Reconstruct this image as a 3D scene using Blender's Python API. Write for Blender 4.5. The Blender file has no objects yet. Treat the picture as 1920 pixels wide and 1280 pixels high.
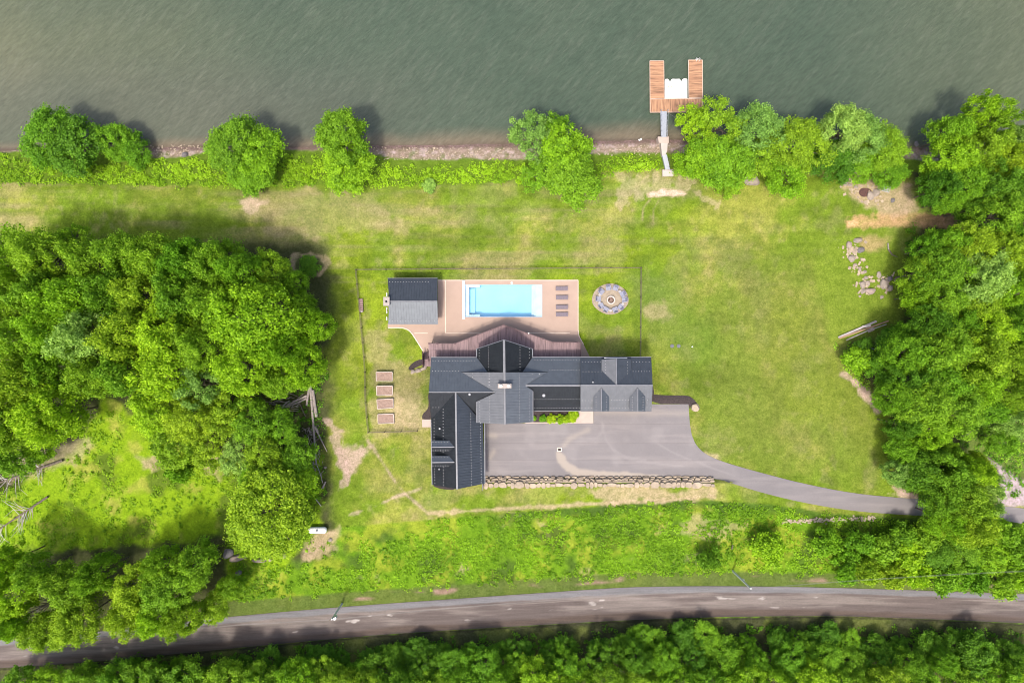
import bpy, bmesh, math, random
import numpy as np
from mathutils import Vector, Matrix

# ------------------------------------------------------------------ camera, sky, sun, exposure
H = 112.0            # camera height above the lawn (m)
S = 11.4             # photo pixels per metre at lawn level
scene = bpy.context.scene
COL = scene.collection
cam_d = bpy.data.cameras.new('camera'); cam = bpy.data.objects.new('camera', cam_d); COL.objects.link(cam)
cam.location = (0, 0, H); cam.rotation_euler = (0, 0, 0)
cam_d.sensor_width = 36; cam_d.lens = 36 * H / (1920 / S); cam_d.clip_end = 5000; cam_d.clip_start = 1
scene.camera = cam
SUN_EL, SHADOW_AZ = math.radians(66), math.radians(19)      # shadows fall north, a little east
sv = Vector((-math.sin(SHADOW_AZ) * math.cos(SUN_EL), -math.cos(SHADOW_AZ) * math.cos(SUN_EL), math.sin(SUN_EL)))
world = bpy.data.worlds.new('World'); scene.world = world; world.use_nodes = True
nt = world.node_tree; bg = nt.nodes['Background']
sky = nt.nodes.new('ShaderNodeTexSky'); sky.sky_type = 'NISHITA'; sky.sun_disc = False
sky.sun_elevation = SUN_EL; sky.sun_rotation = math.pi + SHADOW_AZ; sky.dust_density = 5.0; sky.air_density = 1.0; sky.ozone_density = 0.4
nt.links.new(sky.outputs[0], bg.inputs[0]); bg.inputs[1].default_value = 0.15
sd = bpy.data.lights.new('sun', 'SUN'); sd.energy = 2.1; sd.angle = math.radians(6); sd.color = (1, 0.94, 0.84)
sun = bpy.data.objects.new('sun', sd); COL.objects.link(sun); sun.location = sv * 200
sun.rotation_euler = sv.to_track_quat('Z', 'Y').to_euler()
scene.view_settings.view_transform = 'Standard'; scene.view_settings.look = 'None'
scene.view_settings.exposure = 0.84; scene.view_settings.gamma = 1
scene.cycles.filter_width = 1.0; scene.cycles.max_bounces = 6; scene.cycles.transparent_max_bounces = 8

rng = np.random.default_rng(7); random.seed(7)

# ------------------------------------------------------------------ basic maths
def sstep(a, b, x):
    t = np.clip((np.asarray(x, float) - a) / (b - a), 0, 1); return t * t * (3 - 2 * t)
def P(px, py, z):
    k = (H - z) / H / S
    return Vector(((px - 960) * k, (640 - py) * k, z))
_tab = {}
def vnoise(x, y, scale, seed=0):
    if seed not in _tab: _tab[seed] = np.random.default_rng(1000 + seed).random((256, 256))
    g = _tab[seed]; u = np.asarray(x) / scale + 71.3; v = np.asarray(y) / scale + 33.7
    i = np.floor(u).astype(int); j = np.floor(v).astype(int); f = u - i; q = v - j
    f = f * f * (3 - 2 * f); q = q * q * (3 - 2 * q)
    a = g[i % 256, j % 256]; b = g[(i + 1) % 256, j % 256]; c = g[i % 256, (j + 1) % 256]; d = g[(i + 1) % 256, (j + 1) % 256]
    return (a * (1 - f) + b * f) * (1 - q) + (c * (1 - f) + d * f) * q
def fbm(x, y, scale, seed=0, n=4):
    s = 0; w = 0; a = 1.0
    for k in range(n):
        s = s + a * vnoise(x, y, scale / 2 ** k, seed + k); w += a; a *= .55
    return s / w

POOL = (P(872.5, 0, 0).x, P(1016.5, 0, 0).x, P(0, 594.5, 0).y, P(0, 533.5, 0).y)   # x0 x1 y0 y1
def hfun(X, Y):
    X = np.asarray(X, float); Y = np.asarray(Y, float)
    ys = np.interp(X, [-90, -84, -60, -28, 0, 25, 50, 90], [31.7, 31.8, 32.2, 32.4, 32.9, 33.6, 33.0, 31.6]) + (fbm(X, X * 0, 5, 9) - .5) * .5
    far = sstep(24, 40, np.abs(X - 4))
    z = 2.4 * (sstep(-3, -10, Y) * (1 - far) + sstep(16, -20, Y) * far)
    ramp = sstep(-17, -26, Y); step = sstep(-22.25, -22.5, Y)
    inw = sstep(-6.5, -4.5, X) * sstep(37, 33, X)
    z = z + 1.0 * (ramp * (1 - inw) + step * inw) + .4 * sstep(-26, -40, Y) + .8 * sstep(-46, -70, Y)
    b = (Y - 25.5) / (ys - 25.5)
    z = z - 1.6 * np.where(b < 1, np.clip(b, 0, 1) ** 1.3, 1) - np.clip((Y - ys) * .16, 0, 6)
    rough = sstep(-24.5, -29, Y) * sstep(-39.5, -37.5, Y)
    z = z + rough * (fbm(X, Y, 5, 3) - .5) * .5
    inp = (X > POOL[0] - .2) & (X < POOL[1] + .2) & (Y > POOL[2] - .2) & (Y < POOL[3] + .2)
    return np.where(inp, -3.0, z)
def h1(x, y): return float(hfun(x, y))
def G(px, py, off=0.0):
    z = 0.0
    for _ in range(7):
        p = P(px, py, z + off); z = h1(p.x, p.y)
    return P(px, py, z + off)

# ------------------------------------------------------------------ object helpers
def link(o): COL.objects.link(o); return o
def tag(o, label=None, cat=None, group=None, kind=None):
    if label: o['label'] = label
    if cat: o['category'] = cat
    if group: o['group'] = group
    if kind: o['kind'] = kind
    return o
def empty(name, loc, rz=0.0):
    o = bpy.data.objects.new(name, None); link(o); o.location = loc; o.rotation_euler = (0, 0, rz); o.empty_display_size = .3
    return o
def setp(o, parent):
    """parent keeping world-coordinate geometry in place (parts of parts have an identity world matrix)"""
    if parent is None: return
    o.parent = parent
    if parent.parent is None: o.matrix_parent_inverse = (Matrix.Translation(parent.location) @ parent.rotation_euler.to_matrix().to_4x4()).inverted()
class MB:
    """collects boxes, bars, prisms; build() links them as ONE mesh object"""
    def __init__(s): s.v = []; s.f = []; s.mi = []; s.cur = 0
    def add(s, vs, fs):
        n = len(s.v); s.v += [tuple(v) for v in vs]; s.f += [tuple(n + i for i in f) for f in fs]; s.mi += [s.cur] * len(fs); return s
    def box(s, c, d, rz=0.0, jit=0.0):
        cx, cy, cz = c; dx, dy, dz = d[0] / 2, d[1] / 2, d[2] / 2; cs, sn = math.cos(rz), math.sin(rz); vs = []
        for z in (-dz, dz):
            for x, y in ((-dx, -dy), (dx, -dy), (dx, dy), (-dx, dy)):
                if jit: x2 = x * (1 + random.uniform(-jit, jit)); y2 = y * (1 + random.uniform(-jit, jit)); z2 = z * (1 + random.uniform(-jit, jit))
                else: x2, y2, z2 = x, y, z
                vs.append((cx + x2 * cs - y2 * sn, cy + x2 * sn + y2 * cs, cz + z2))
        return s.add(vs, [(3, 2, 1, 0), (4, 5, 6, 7), (0, 1, 5, 4), (1, 2, 6, 5), (2, 3, 7, 6), (3, 0, 4, 7)])
    def tube(s, a, b, r1, r2=None, n=8):
        if r2 is None: r2 = r1
        a = Vector(a); b = Vector(b); d = (b - a).normalized()
        u = d.orthogonal().normalized(); w = d.cross(u); vs = []
        for p, r in ((a, r1), (b, r2)):
            for i in range(n):
                t = 2 * math.pi * i / n; vs.append(p + (u * math.cos(t) + w * math.sin(t)) * r)
        fs = [(i, (i + 1) % n, n + (i + 1) % n, n + i) for i in range(n)] + [tuple(range(n - 1, -1, -1)), tuple(range(n, 2 * n))]
        return s.add(vs, fs)
    def bar(s, a, b, w, t):
        """rectangular bar from a to b, width w across, thickness t up"""
        a = Vector(a); b = Vector(b); d = (b - a).normalized(); up = Vector((0, 0, 1))
        if abs(d.z) > .98: up = Vector((0, 1, 0))
        sd_ = d.cross(up).normalized(); up = sd_.cross(d).normalized(); vs = []
        for p in (a, b):
            for i, j in ((-1, -1), (1, -1), (1, 1), (-1, 1)): vs.append(p + sd_ * i * w / 2 + up * j * t / 2)
        return s.add(vs, [(0, 1, 2, 3), (7, 6, 5, 4), (0, 4, 5, 1), (1, 5, 6, 2), (2, 6, 7, 3), (3, 7, 4, 0)])
    def prism(s, pts, thick):
        """polygon of 3d points, extruded down by thick"""
        n = len(pts); top = [Vector(p) for p in pts]; bot = [p - Vector((0, 0, thick)) for p in top]
        return s.add(top + bot, [tuple(range(n)), tuple(range(2 * n - 1, n - 1, -1))] + [(i, n + i, n + (i + 1) % n, (i + 1) % n) for i in range(n)])
    def build(s, name, m, parent=None, smooth=False, bevel=0.0, m2=None):
        me = bpy.data.meshes.new(name); me.from_pydata(s.v, [], s.f); me.update(); me.polygons.foreach_set('material_index', s.mi)
        bm = bmesh.new(); bm.from_mesh(me); bmesh.ops.recalc_face_normals(bm, faces=bm.faces)
        if bevel: bmesh.ops.bevel(bm, geom=list(bm.edges), offset=bevel, segments=2, affect='EDGES', clamp_overlap=True)
        bm.to_mesh(me); bm.free()
        if m: me.materials.append(m)
        if m2: me.materials.append(m2)
        if smooth: me.polygons.foreach_set('use_smooth', [True] * len(me.polygons))
        o = bpy.data.objects.new(name, me); link(o)
        setp(o, parent)
        return o
# Things whose parts are modelled in world coordinates use an empty whose children carry the inverse offset.
def mesh_np(name, V, F, mats, rnd=None, attr=None):
    me = bpy.data.meshes.new(name); V = np.asarray(V, np.float32); F = np.asarray(F, np.int32); k = F.shape[1]
    me.vertices.add(len(V)); me.vertices.foreach_set('co', V.ravel())
    me.loops.add(F.size); me.loops.foreach_set('vertex_index', F.ravel())
    me.polygons.add(len(F)); me.polygons.foreach_set('loop_start', np.arange(0, F.size, k, dtype=np.int32))
    if rnd is not None:
        a = me.attributes.new('rnd', 'FLOAT', 'FACE'); a.data.foreach_set('value', np.asarray(rnd, np.float32))
    if attr is not None:
        a = me.attributes.new('Col', 'FLOAT_COLOR', 'POINT'); c = np.ones((len(V), 4), np.float32); c[:, :3] = attr; a.data.foreach_set('color', c.ravel())
    me.update(calc_edges=True)
    for m in mats: me.materials.append(m)
    return me
def copy_thing(root, label=None, loc=None, rz=None):
    r = root.copy(); COL.objects.link(r)
    if loc is not None: r.location = loc
    if rz is not None: r.rotation_euler = (0, 0, rz)
    if label: r['label'] = label
    for ch in list(root.children):
        c = ch.copy(); COL.objects.link(c); c.parent = r
        for g in list(ch.children):
            d = g.copy(); COL.objects.link(d); d.parent = c
    return r

# ------------------------------------------------------------------ materials
def newmat(name):
    m = bpy.data.materials.new(name); m.use_nodes = True; n = m.node_tree; return m, n, n.nodes['Principled BSDF']
def noise_node(n, scale, coord='obj', detail=4, rough=.6, stretch=None, rot=0.0):
    if coord == 'obj': tc = n.nodes.new('ShaderNodeTexCoord').outputs['Object']
    else: tc = n.nodes.new('ShaderNodeNewGeometry').outputs['Position']
    if stretch or rot:
        mp = n.nodes.new('ShaderNodeMapping'); mp.inputs['Scale'].default_value = stretch or (1, 1, 1); 
        mr = n.nodes.new('ShaderNodeMapping'); mr.inputs['Rotation'].default_value = (0, 0, rot)
        n.links.new(tc, mr.inputs[0]); n.links.new(mr.outputs[0], mp.inputs[0]); tc = mp.outputs[0]
    t = n.nodes.new('ShaderNodeTexNoise'); t.inputs['Scale'].default_value = scale; t.inputs['Detail'].default_value = detail; t.inputs['Roughness'].default_value = rough
    n.links.new(tc, t.inputs['Vector']); return t.outputs['Fac']
def ramp2(n, fac, a, b, c1=(0, 0, 0, 1), c2=(1, 1, 1, 1)):
    r = n.nodes.new('ShaderNodeValToRGB'); r.color_ramp.elements[0].position = a; r.color_ramp.elements[1].position = b
    r.color_ramp.elements[0].color = c1; r.color_ramp.elements[1].color = c2; n.links.new(fac, r.inputs[0]); return r.outputs[0]
def mixc(n, fac, a, b, mode='MIX'):
    m = n.nodes.new('ShaderNodeMix'); m.data_type = 'RGBA'; m.blend_type = mode
    for k, v in ((0, fac), (6, a), (7, b)):
        if isinstance(v, (int, float)): m.inputs[k].default_value = v
        elif isinstance(v, tuple): m.inputs[k].default_value = (*v[:3], 1)
        else: n.links.new(v, m.inputs[k])
    return m.outputs[2]
def mat(name, c1, c2=None, scale=3, rough=.7, metal=0.0, bump=0.0, coord='obj', stretch=None, rot=0.0, lo=.35, hi=.65, spec=.4, bscale=None):
    m, n, b = newmat(name)
    b.inputs['Roughness'].default_value = rough; b.inputs['Metallic'].default_value = metal; b.inputs['Specular IOR Level'].default_value = spec
    if c2 is None: c2 = tuple(x * .82 for x in c1)
    f = noise_node(n, scale, coord, stretch=stretch, rot=rot)
    col = ramp2(n, f, lo, hi, (*c1, 1), (*c2, 1)); n.links.new(col, b.inputs['Base Color'])
    if bump:
        f2 = noise_node(n, bscale or scale * 3, coord, stretch=stretch, rot=rot)
        bp = n.nodes.new('ShaderNodeBump'); bp.inputs['Strength'].default_value = bump; bp.inputs['Distance'].default_value = .05
        n.links.new(f2, bp.inputs['Height']); n.links.new(bp.outputs[0], b.inputs['Normal'])
    return m
def boards(name, c1, c2, width, axis, rough=.7, gap=.06, groove=(.03, .02, .02)):
    """planks: one tone per board from a stepped coordinate, dark grooves between"""
    m, n, b = newmat(name); b.inputs['Roughness'].default_value = rough
    tc = n.nodes.new('ShaderNodeNewGeometry').outputs['Position']
    sp = n.nodes.new('ShaderNodeSeparateXYZ'); n.links.new(tc, sp.inputs[0])
    dv = n.nodes.new('ShaderNodeMath'); dv.operation = 'DIVIDE'; n.links.new(sp.outputs[axis], dv.inputs[0]); dv.inputs[1].default_value = width
    fl = n.nodes.new('ShaderNodeMath'); fl.operation = 'FLOOR'; n.links.new(dv.outputs[0], fl.inputs[0])
    fr = n.nodes.new('ShaderNodeMath'); fr.operation = 'FRACT'; n.links.new(dv.outputs[0], fr.inputs[0])
    wn = n.nodes.new('ShaderNodeTexWhiteNoise'); wn.noise_dimensions = '1D'; n.links.new(fl.outputs[0], wn.inputs['W'])
    st = [1, 1, 1]; st[1 - axis] = .12 * 1.0; st[axis] = 1.6
    gr = noise_node(n, 3.5, 'pos', stretch=tuple(st))
    col = mixc(n, wn.outputs['Value'], c1, c2)
    col = mixc(n, ramp2(n, gr, .45, .66), col, tuple(x * .5 for x in c2))
    lt = n.nodes.new('ShaderNodeMath'); lt.operation = 'LESS_THAN'; n.links.new(fr.outputs[0], lt.inputs[0]); lt.inputs[1].default_value = gap
    col = mixc(n, lt.outputs[0], col, groove); n.links.new(col, b.inputs['Base Color'])
    return m

def leafmat(name):
    m, n, b = newmat(name); out = n.nodes['Material Output']
    oi = n.nodes.new('ShaderNodeObjectInfo'); at = n.nodes.new('ShaderNodeAttribute'); at.attribute_name = 'rnd'
    base = ramp2(n, at.outputs['Fac'], 0, 1, (.080, .195, .008, 1), (.340, .570, .030, 1))
    hs = n.nodes.new('ShaderNodeHueSaturation'); n.links.new(base, hs.inputs['Color'])
    mr = n.nodes.new('ShaderNodeMapRange'); n.links.new(oi.outputs['Random'], mr.inputs[0]); mr.inputs[3].default_value = .492; mr.inputs[4].default_value = .512
    n.links.new(mr.outputs[0], hs.inputs['Hue'])
    mv = n.nodes.new('ShaderNodeMapRange'); n.links.new(oi.outputs['Random'], mv.inputs[0]); mv.inputs[3].default_value = 1.12; mv.inputs[4].default_value = .85
    n.links.new(mv.outputs[0], hs.inputs['Value'])
    col = mixc(n, 1.0, hs.outputs[0], oi.outputs['Color'], 'MULTIPLY')
    n.links.new(col, b.inputs['Base Color']); b.inputs['Roughness'].default_value = .55; b.inputs['Specular IOR Level'].default_value = .22
    tr = n.nodes.new('ShaderNodeBsdfTranslucent'); tcol = mixc(n, 1.0, col, (1.0, 1.05, .45), 'MULTIPLY'); n.links.new(tcol, tr.inputs[0])
    mx = n.nodes.new('ShaderNodeMixShader'); mx.inputs[0].default_value = .38
    n.links.new(b.outputs[0], mx.inputs[1]); n.links.new(tr.outputs[0], mx.inputs[2]); n.links.new(mx.outputs[0], out.inputs[0])
    return m
LEAF = leafmat('leaf_green')
M = {}
M['bark'] = mat('bark', (.16, .13, .10), (.08, .065, .05), 4, .9, bump=.4)
M['deadwood'] = mat('dead_wood', (.34, .29, .26), (.20, .17, .16), 3, .85, bump=.3, stretch=(1, 1, .3))
M['roof_half_lit'] = mat('half_lit_roof_metal', (.104, .118, .136), (.088, .099, .116), 1.2, .40, .35, coord='pos', spec=.5)  # same roof metal in four tones; light on each slope painted in
M['roof_deep_shade'] = mat('deep_shade_roof_metal', (.013, .015, .019), (.018, .021, .026), 1.2, .46, 0, coord='pos', spec=.3)  # darkest tone: dim sky reflection of steep slopes put into the colour
M['roof_shade'] = mat('shaded_roof_metal', (.042, .050, .064), (.034, .041, .053), 1.2, .42, 0, coord='pos', spec=.4)  # shaded slopes, darkened by colour
M['roof_lit'] = mat('lit_roof_metal', (.122, .128, .142), (.104, .110, .122), 1.2, .42, .2, coord='pos')  # brightest slopes, sunlight put into the colour
M['trim'] = mat('grey_trim', (.13, .135, .155), None, 2, .45, .2)
M['white'] = mat('white_paint', (.78, .78, .78), (.68, .68, .68), 2, .5)
M['guard'] = mat('snow_guard_metal', (.36, .36, .38), None, 2, .45, .2)
M['siding'] = boards('dark_siding', (.10, .10, .11), (.12, .12, .13), .2, 2, .7)
M['stonewall'] = mat('house_stone', (.32, .27, .22), (.20, .17, .14), 3, .9, bump=.5)
M['glass'] = mat('window_glass', (.03, .04, .05), (.05, .06, .07), 2, .08, spec=.8)
M['chim'] = mat('chimney_concrete', (.36, .315, .29), (.30, .26, .24), 4, .85)
M['dark'] = mat('dark_metal', (.02, .02, .022), None, 3, .5)
M['hole'] = mat('opening_shade', (.01, .01, .01), None, 3, .9)  # black standing in for the shade inside flue and drain
M['deck'] = boards('mauve_deck_boards', (.245, .165, .170), (.200, .130, .138), .14, 0)
M['deckrail'] = mat('deck_rail_wood', (.10, .055, .06), (.07, .04, .045), 3, .6)
M['conc'] = mat('tan_concrete', (.375, .275, .222), (.33, .24, .195), .35, .85, coord='pos', bump=.05, bscale=20, lo=.3, hi=.7)
M['conc_lt'] = mat('pale_concrete', (.46, .41, .37), (.41, .36, .33), .8, .85, coord='pos')
M['joint'] = mat('light_joint', (.60, .49, .40), (.66, .55, .46), 1, .8, coord='pos')
M['concpink'] = mat('pinkish_concrete', (.44, .355, .31), (.38, .31, .275), .8, .85, coord='pos')
M['dockwood'] = boards('orange_dock_boards_x', (.44, .245, .135), (.33, .17, .095), .14, 1, gap=.08, groove=(.12, .06, .04))
M['dockwood2'] = boards('orange_dock_boards_y', (.44, .245, .135), (.33, .17, .095), .14, 0, gap=.08, groove=(.12, .06, .04))
M['docktrim'] = mat('dock_edge', (.55, .42, .34), None, 2, .7)
M['dockbody'] = mat('dock_frame', (.05, .035, .03), None, 2, .8)
M['plastic'] = mat('white_plastic_float', (.60, .60, .57), (.52, .52, .49), 3, .45)
M['alu'] = mat('pale_aluminium', (.46, .48, .52), (.40, .42, .46), 6, .45, .3)
M['lounger'] = mat('brown_grey_wicker', (.145, .115, .135), (.105, .085, .10), 8, .75)
M['lounger2'] = mat('lounge_cushion', (.19, .16, .19), (.15, .125, .15), 5, .8)
M['chair'] = mat('blue_grey_chair_paint', (.20, .21, .30), (.15, .16, .23), 3, .6)
M['chairlt'] = mat('pale_chair_slats', (.27, .28, .36), (.22, .23, .30), 3, .6)
M['tablept'] = mat('side_table_paint', (.36, .345, .35), (.31, .295, .30), 4, .6)
M['soil'] = mat('bed_soil', (.30, .21, .17), (.22, .15, .12), 3, .95, bump=.5, coord='pos')
M['bedframe'] = mat('bed_frame_wood', (.58, .50, .45), (.48, .41, .37), 2, .7)
M['mulch'] = mat('dark_mulch', (.060, .045, .045), (.035, .027, .027), 6, .95, bump=.6, coord='pos')
M['fence'] = mat('fence_wood', (.15, .12, .085), (.09, .07, .05), 4, .8)
M['rock'] = mat('pale_rock', (.31, .26, .22), (.21, .175, .15), 1.6, .9, bump=.6, bscale=4)
M['rock2'] = mat('pink_rock', (.33, .26, .225), (.235, .185, .165), 1.4, .9, bump=.6, bscale=4)
M['rockdk'] = mat('grey_rock', (.17, .155, .16), (.11, .10, .105), 1.4, .9, bump=.6, bscale=4)
M['wallstone'] = mat('tan_wall_stone', (.40, .32, .235), (.24, .195, .15), .9, .9, bump=.5, coord='pos', bscale=6)
M['wallstone2'] = mat('tan_course_stone', (.42, .34, .25), (.27, .215, .165), .9, .9, bump=.5, coord='pos', bscale=6)
M['gravel'] = mat('tan_gravel', (.33, .275, .21), (.25, .205, .155), 2.2, .95, bump=.5, coord='pos', bscale=9)
M['poolwall'] = mat('pool_finish', (.29, .56, .73), (.33, .60, .76), .25, .6, coord='pos')
M['poolstep'] = mat('pale_pool_step', (.58, .66, .74), None, 1, .6)
M['coping'] = mat('pool_coping', (.46, .47, .50), (.42, .43, .46), 2, .6)
M['planks'] = mat('weathered_plank', (.46, .42, .41), (.34, .30, .29), 2, .8)
M['plankor'] = mat('orange_plank', (.38, .24, .15), (.28, .18, .12), 2, .8)
M['galv'] = mat('galvanised_pole', (.55, .56, .55), (.45, .45, .44), 5, .7)
M['bulb'] = mat('concrete_ring', (.50, .44, .40), None, 3, .85)
M['ash'] = mat('burnt_logs', (.16, .10, .075), (.06, .04, .035), 8, .95, bump=.8)
M['wire'] = mat('overhead_wire', (.20, .19, .19), None, 1, .5)

# asphalt lot: pavers' lane seams, mottling, pale dust washed from the drain
def mat_asphalt():
    m, n, b = newmat('driveway_asphalt'); b.inputs['Roughness'].default_value = .85
    f = noise_node(n, .25, 'pos', detail=5); col = ramp2(n, f, .3, .7, (.172, .158, .162, 1), (.142, .130, .134, 1))
    f2 = noise_node(n, .5, 'pos', detail=6, stretch=(.12, 1.4, 1)); col = mixc(n, ramp2(n, f2, .50, .70), col, (.212, .190, .188))
    f3 = noise_node(n, 14, 'pos', detail=2); col = mixc(n, .22, col, ramp2(n, f3, .3, .7, (.12, .11, .11, 1), (.30, .27, .27, 1)))
    # rolled lane seams running east-west
    sp = n.nodes.new('ShaderNodeSeparateXYZ'); n.links.new(n.nodes.new('ShaderNodeNewGeometry').outputs['Position'], sp.inputs[0])
    for yy in (-16.35, -19.1, -13.25):
        d = n.nodes.new('ShaderNodeMath'); d.operation = 'SUBTRACT'; n.links.new(sp.outputs[1], d.inputs[0]); d.inputs[1].default_value = yy
        a = n.nodes.new('ShaderNodeMath'); a.operation = 'ABSOLUTE'; n.links.new(d.outputs[0], a.inputs[0])
        r = ramp2(n, a.outputs[0], .03, .09, (.28, .28, .28, 1), (0, 0, 0, 1)); col = mixc(n, r, col, (.11, .095, .095))
    at = n.nodes.new('ShaderNodeAttribute'); at.attribute_name = 'Col'
    sx = n.nodes.new('ShaderNodeSeparateColor'); n.links.new(at.outputs[0], sx.inputs[0])
    col = mixc(n, sx.outputs[0], col, (.37, .315, .255)); col = mixc(n, sx.outputs[1], col, (.30, .275, .27))
    n.links.new(col, b.inputs['Base Color']); return m
M['asphalt'] = mat_asphalt()
def mat_road():
    m, n, b = newmat('worn_road_surface'); b.inputs['Roughness'].default_value = .9
    at = n.nodes.new('ShaderNodeAttribute'); at.attribute_name = 'Col'
    f3 = noise_node(n, 9, 'pos', detail=3); col = mixc(n, .6, at.outputs[0], ramp2(n, f3, .3, .7, (.70, .70, .70, 1), (1.3, 1.3, 1.3, 1)), 'MULTIPLY'); f4 = noise_node(n, 1.4, 'pos', detail=6, rough=.75, stretch=(.10, 1.5, 1)); col = mixc(n, .9, col, ramp2(n, f4, .3, .7, (.72, .70, .68, 1), (1.32, 1.30, 1.28, 1)), 'MULTIPLY')
    n.links.new(col, b.inputs['Base Color']); return m
M['road'] = mat_road()
def mat_ground():
    m, n, b = newmat('ground_cover'); b.inputs['Roughness'].default_value = .95; b.inputs['Specular IOR Level'].default_value = .1
    at = n.nodes.new('ShaderNodeAttribute'); at.attribute_name = 'Col'
    f1 = noise_node(n, .9, 'pos', detail=6, rough=.8); f2 = noise_node(n, 3.4, 'pos', detail=4, rough=.85)
    c = mixc(n, 1.0, at.outputs[0], ramp2(n, f1, .28, .72, (.62, .68, .55, 1), (1.40, 1.28, 1.6, 1)), 'MULTIPLY')
    c = mixc(n, 1.0, c, ramp2(n, f2, .28, .72, (.60, .62, .55, 1), (1.42, 1.36, 1.6, 1)), 'MULTIPLY')
    n.links.new(c, b.inputs['Base Color'])
    bp = n.nodes.new('ShaderNodeBump'); bp.inputs['Strength'].default_value = .6; bp.inputs['Distance'].default_value = .12
    n.links.new(f2, bp.inputs['Height']); n.links.new(bp.outputs[0], b.inputs['Normal']); return m
M['ground'] = mat_ground()
def mat_water():
    m, n, b = newmat('lake_water'); b.inputs['Roughness'].default_value = .16; b.inputs['IOR'].default_value = 1.33; b.inputs['Specular IOR Level'].default_value = .5
    pos = n.nodes.new('ShaderNodeNewGeometry').outputs['Position']; sp = n.nodes.new('ShaderNodeSeparateXYZ'); n.links.new(pos, sp.inputs[0])
    at = n.nodes.new('ShaderNodeAttribute'); at.attribute_name = 'Col'
    big = noise_node(n, .05, 'pos', detail=3)
    col = mixc(n, 1.0, at.outputs[0], ramp2(n, big, .3, .7, (.90, .93, .92, 1), (1.10, 1.06, 1.04, 1)), 'MULTIPLY')
    w1 = noise_node(n, .80, 'pos', detail=5, rough=.68, stretch=(.26, 1.5, 1), rot=math.radians(-52))
    w2 = noise_node(n, 2.2, 'pos', detail=4, rough=.6, stretch=(.35, 1.3, 1), rot=math.radians(-38))
    w3 = noise_node(n, 6.5, 'pos', detail=3, rough=.6, stretch=(.6, 1.2, 1), rot=math.radians(-20))
    crest = ramp2(n, w1, .50, .72); col = mixc(n, .10, col, mixc(n, crest, col, (.22, .22, .18)))
    col = mixc(n, .5, col, mixc(n, 1.0, col, ramp2(n, w2, .3, .7, (.70, .70, .70, 1), (1.34, 1.34, 1.34, 1)), 'MULTIPLY'))
    n.links.new(col, b.inputs['Base Color'])
    ad = n.nodes.new('ShaderNodeMath'); ad.operation = 'MULTIPLY_ADD'; n.links.new(w2, ad.inputs[0]); ad.inputs[1].default_value = .35; n.links.new(w1, ad.inputs[2])
    ad2 = n.nodes.new('ShaderNodeMath'); ad2.operation = 'MULTIPLY_ADD'; n.links.new(w3, ad2.inputs[0]); ad2.inputs[1].default_value = .12; n.links.new(ad.outputs[0], ad2.inputs[2])
    bp = n.nodes.new('ShaderNodeBump'); bp.inputs['Strength'].default_value = .5; bp.inputs['Distance'].default_value = .25
    n.links.new(ad2.outputs[0], bp.inputs['Height']); n.links.new(bp.outputs[0], b.inputs['Normal']); return m
M['water'] = mat_water()
def mat_poolwater():
    m, n, b = newmat('pool_water'); out = n.nodes['Material Output']; n.nodes.remove(b)
    t = n.nodes.new('ShaderNodeBsdfTransparent'); t.inputs[0].default_value = (.84, .965, 1.0, 1)
    g = n.nodes.new('ShaderNodeBsdfGlossy'); g.inputs['Roughness'].default_value = .05
    f = noise_node(n, 1.2, 'pos', detail=3); bp = n.nodes.new('ShaderNodeBump'); bp.inputs['Strength'].default_value = .15; n.links.new(f, bp.inputs['Height']); n.links.new(bp.outputs[0], g.inputs['Normal'])
    mx = n.nodes.new('ShaderNodeMixShader'); mx.inputs[0].default_value = .05
    n.links.new(t.outputs[0], mx.inputs[1]); n.links.new(g.outputs[0], mx.inputs[2]); n.links.new(mx.outputs[0], out.inputs[0]); return m
M['poolwater'] = mat_poolwater()

# ------------------------------------------------------------------ ground sheet
def polydist(px, py, poly):
    """signed distance in pixels, positive inside"""
    pts = np.array(poly, float); n = len(pts); inside = np.zeros(px.shape, bool); d = np.full(px.shape, 1e9)
    for i in range(n):
        x1, y1 = pts[i]; x2, y2 = pts[(i + 1) % n]
        if y1 != y2:
            c = ((y1 > py) != (y2 > py)) & (px < (x2 - x1) * (py - y1) / (y2 - y1) + x1); inside ^= c
        L = (x2 - x1) ** 2 + (y2 - y1) ** 2 + 1e-9
        t = np.clip(((px - x1) * (x2 - x1) + (py - y1) * (y2 - y1)) / L, 0, 1)
        d = np.minimum(d, np.hypot(px - x1 - t * (x2 - x1), py - y1 - t * (y2 - y1)))
    return np.where(inside, d, -d)
def linedist(px, py, pts):
    d = np.full(px.shape, 1e9)
    for (x1, y1), (x2, y2) in zip(pts[:-1], pts[1:]):
        L = (x2 - x1) ** 2 + (y2 - y1) ** 2 + 1e-9; t = np.clip(((px - x1) * (x2 - x1) + (py - y1) * (y2 - y1)) / L, 0, 1)
        d = np.minimum(d, np.hypot(px - x1 - t * (x2 - x1), py - y1 - t * (y2 - y1)))
    return d
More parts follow.
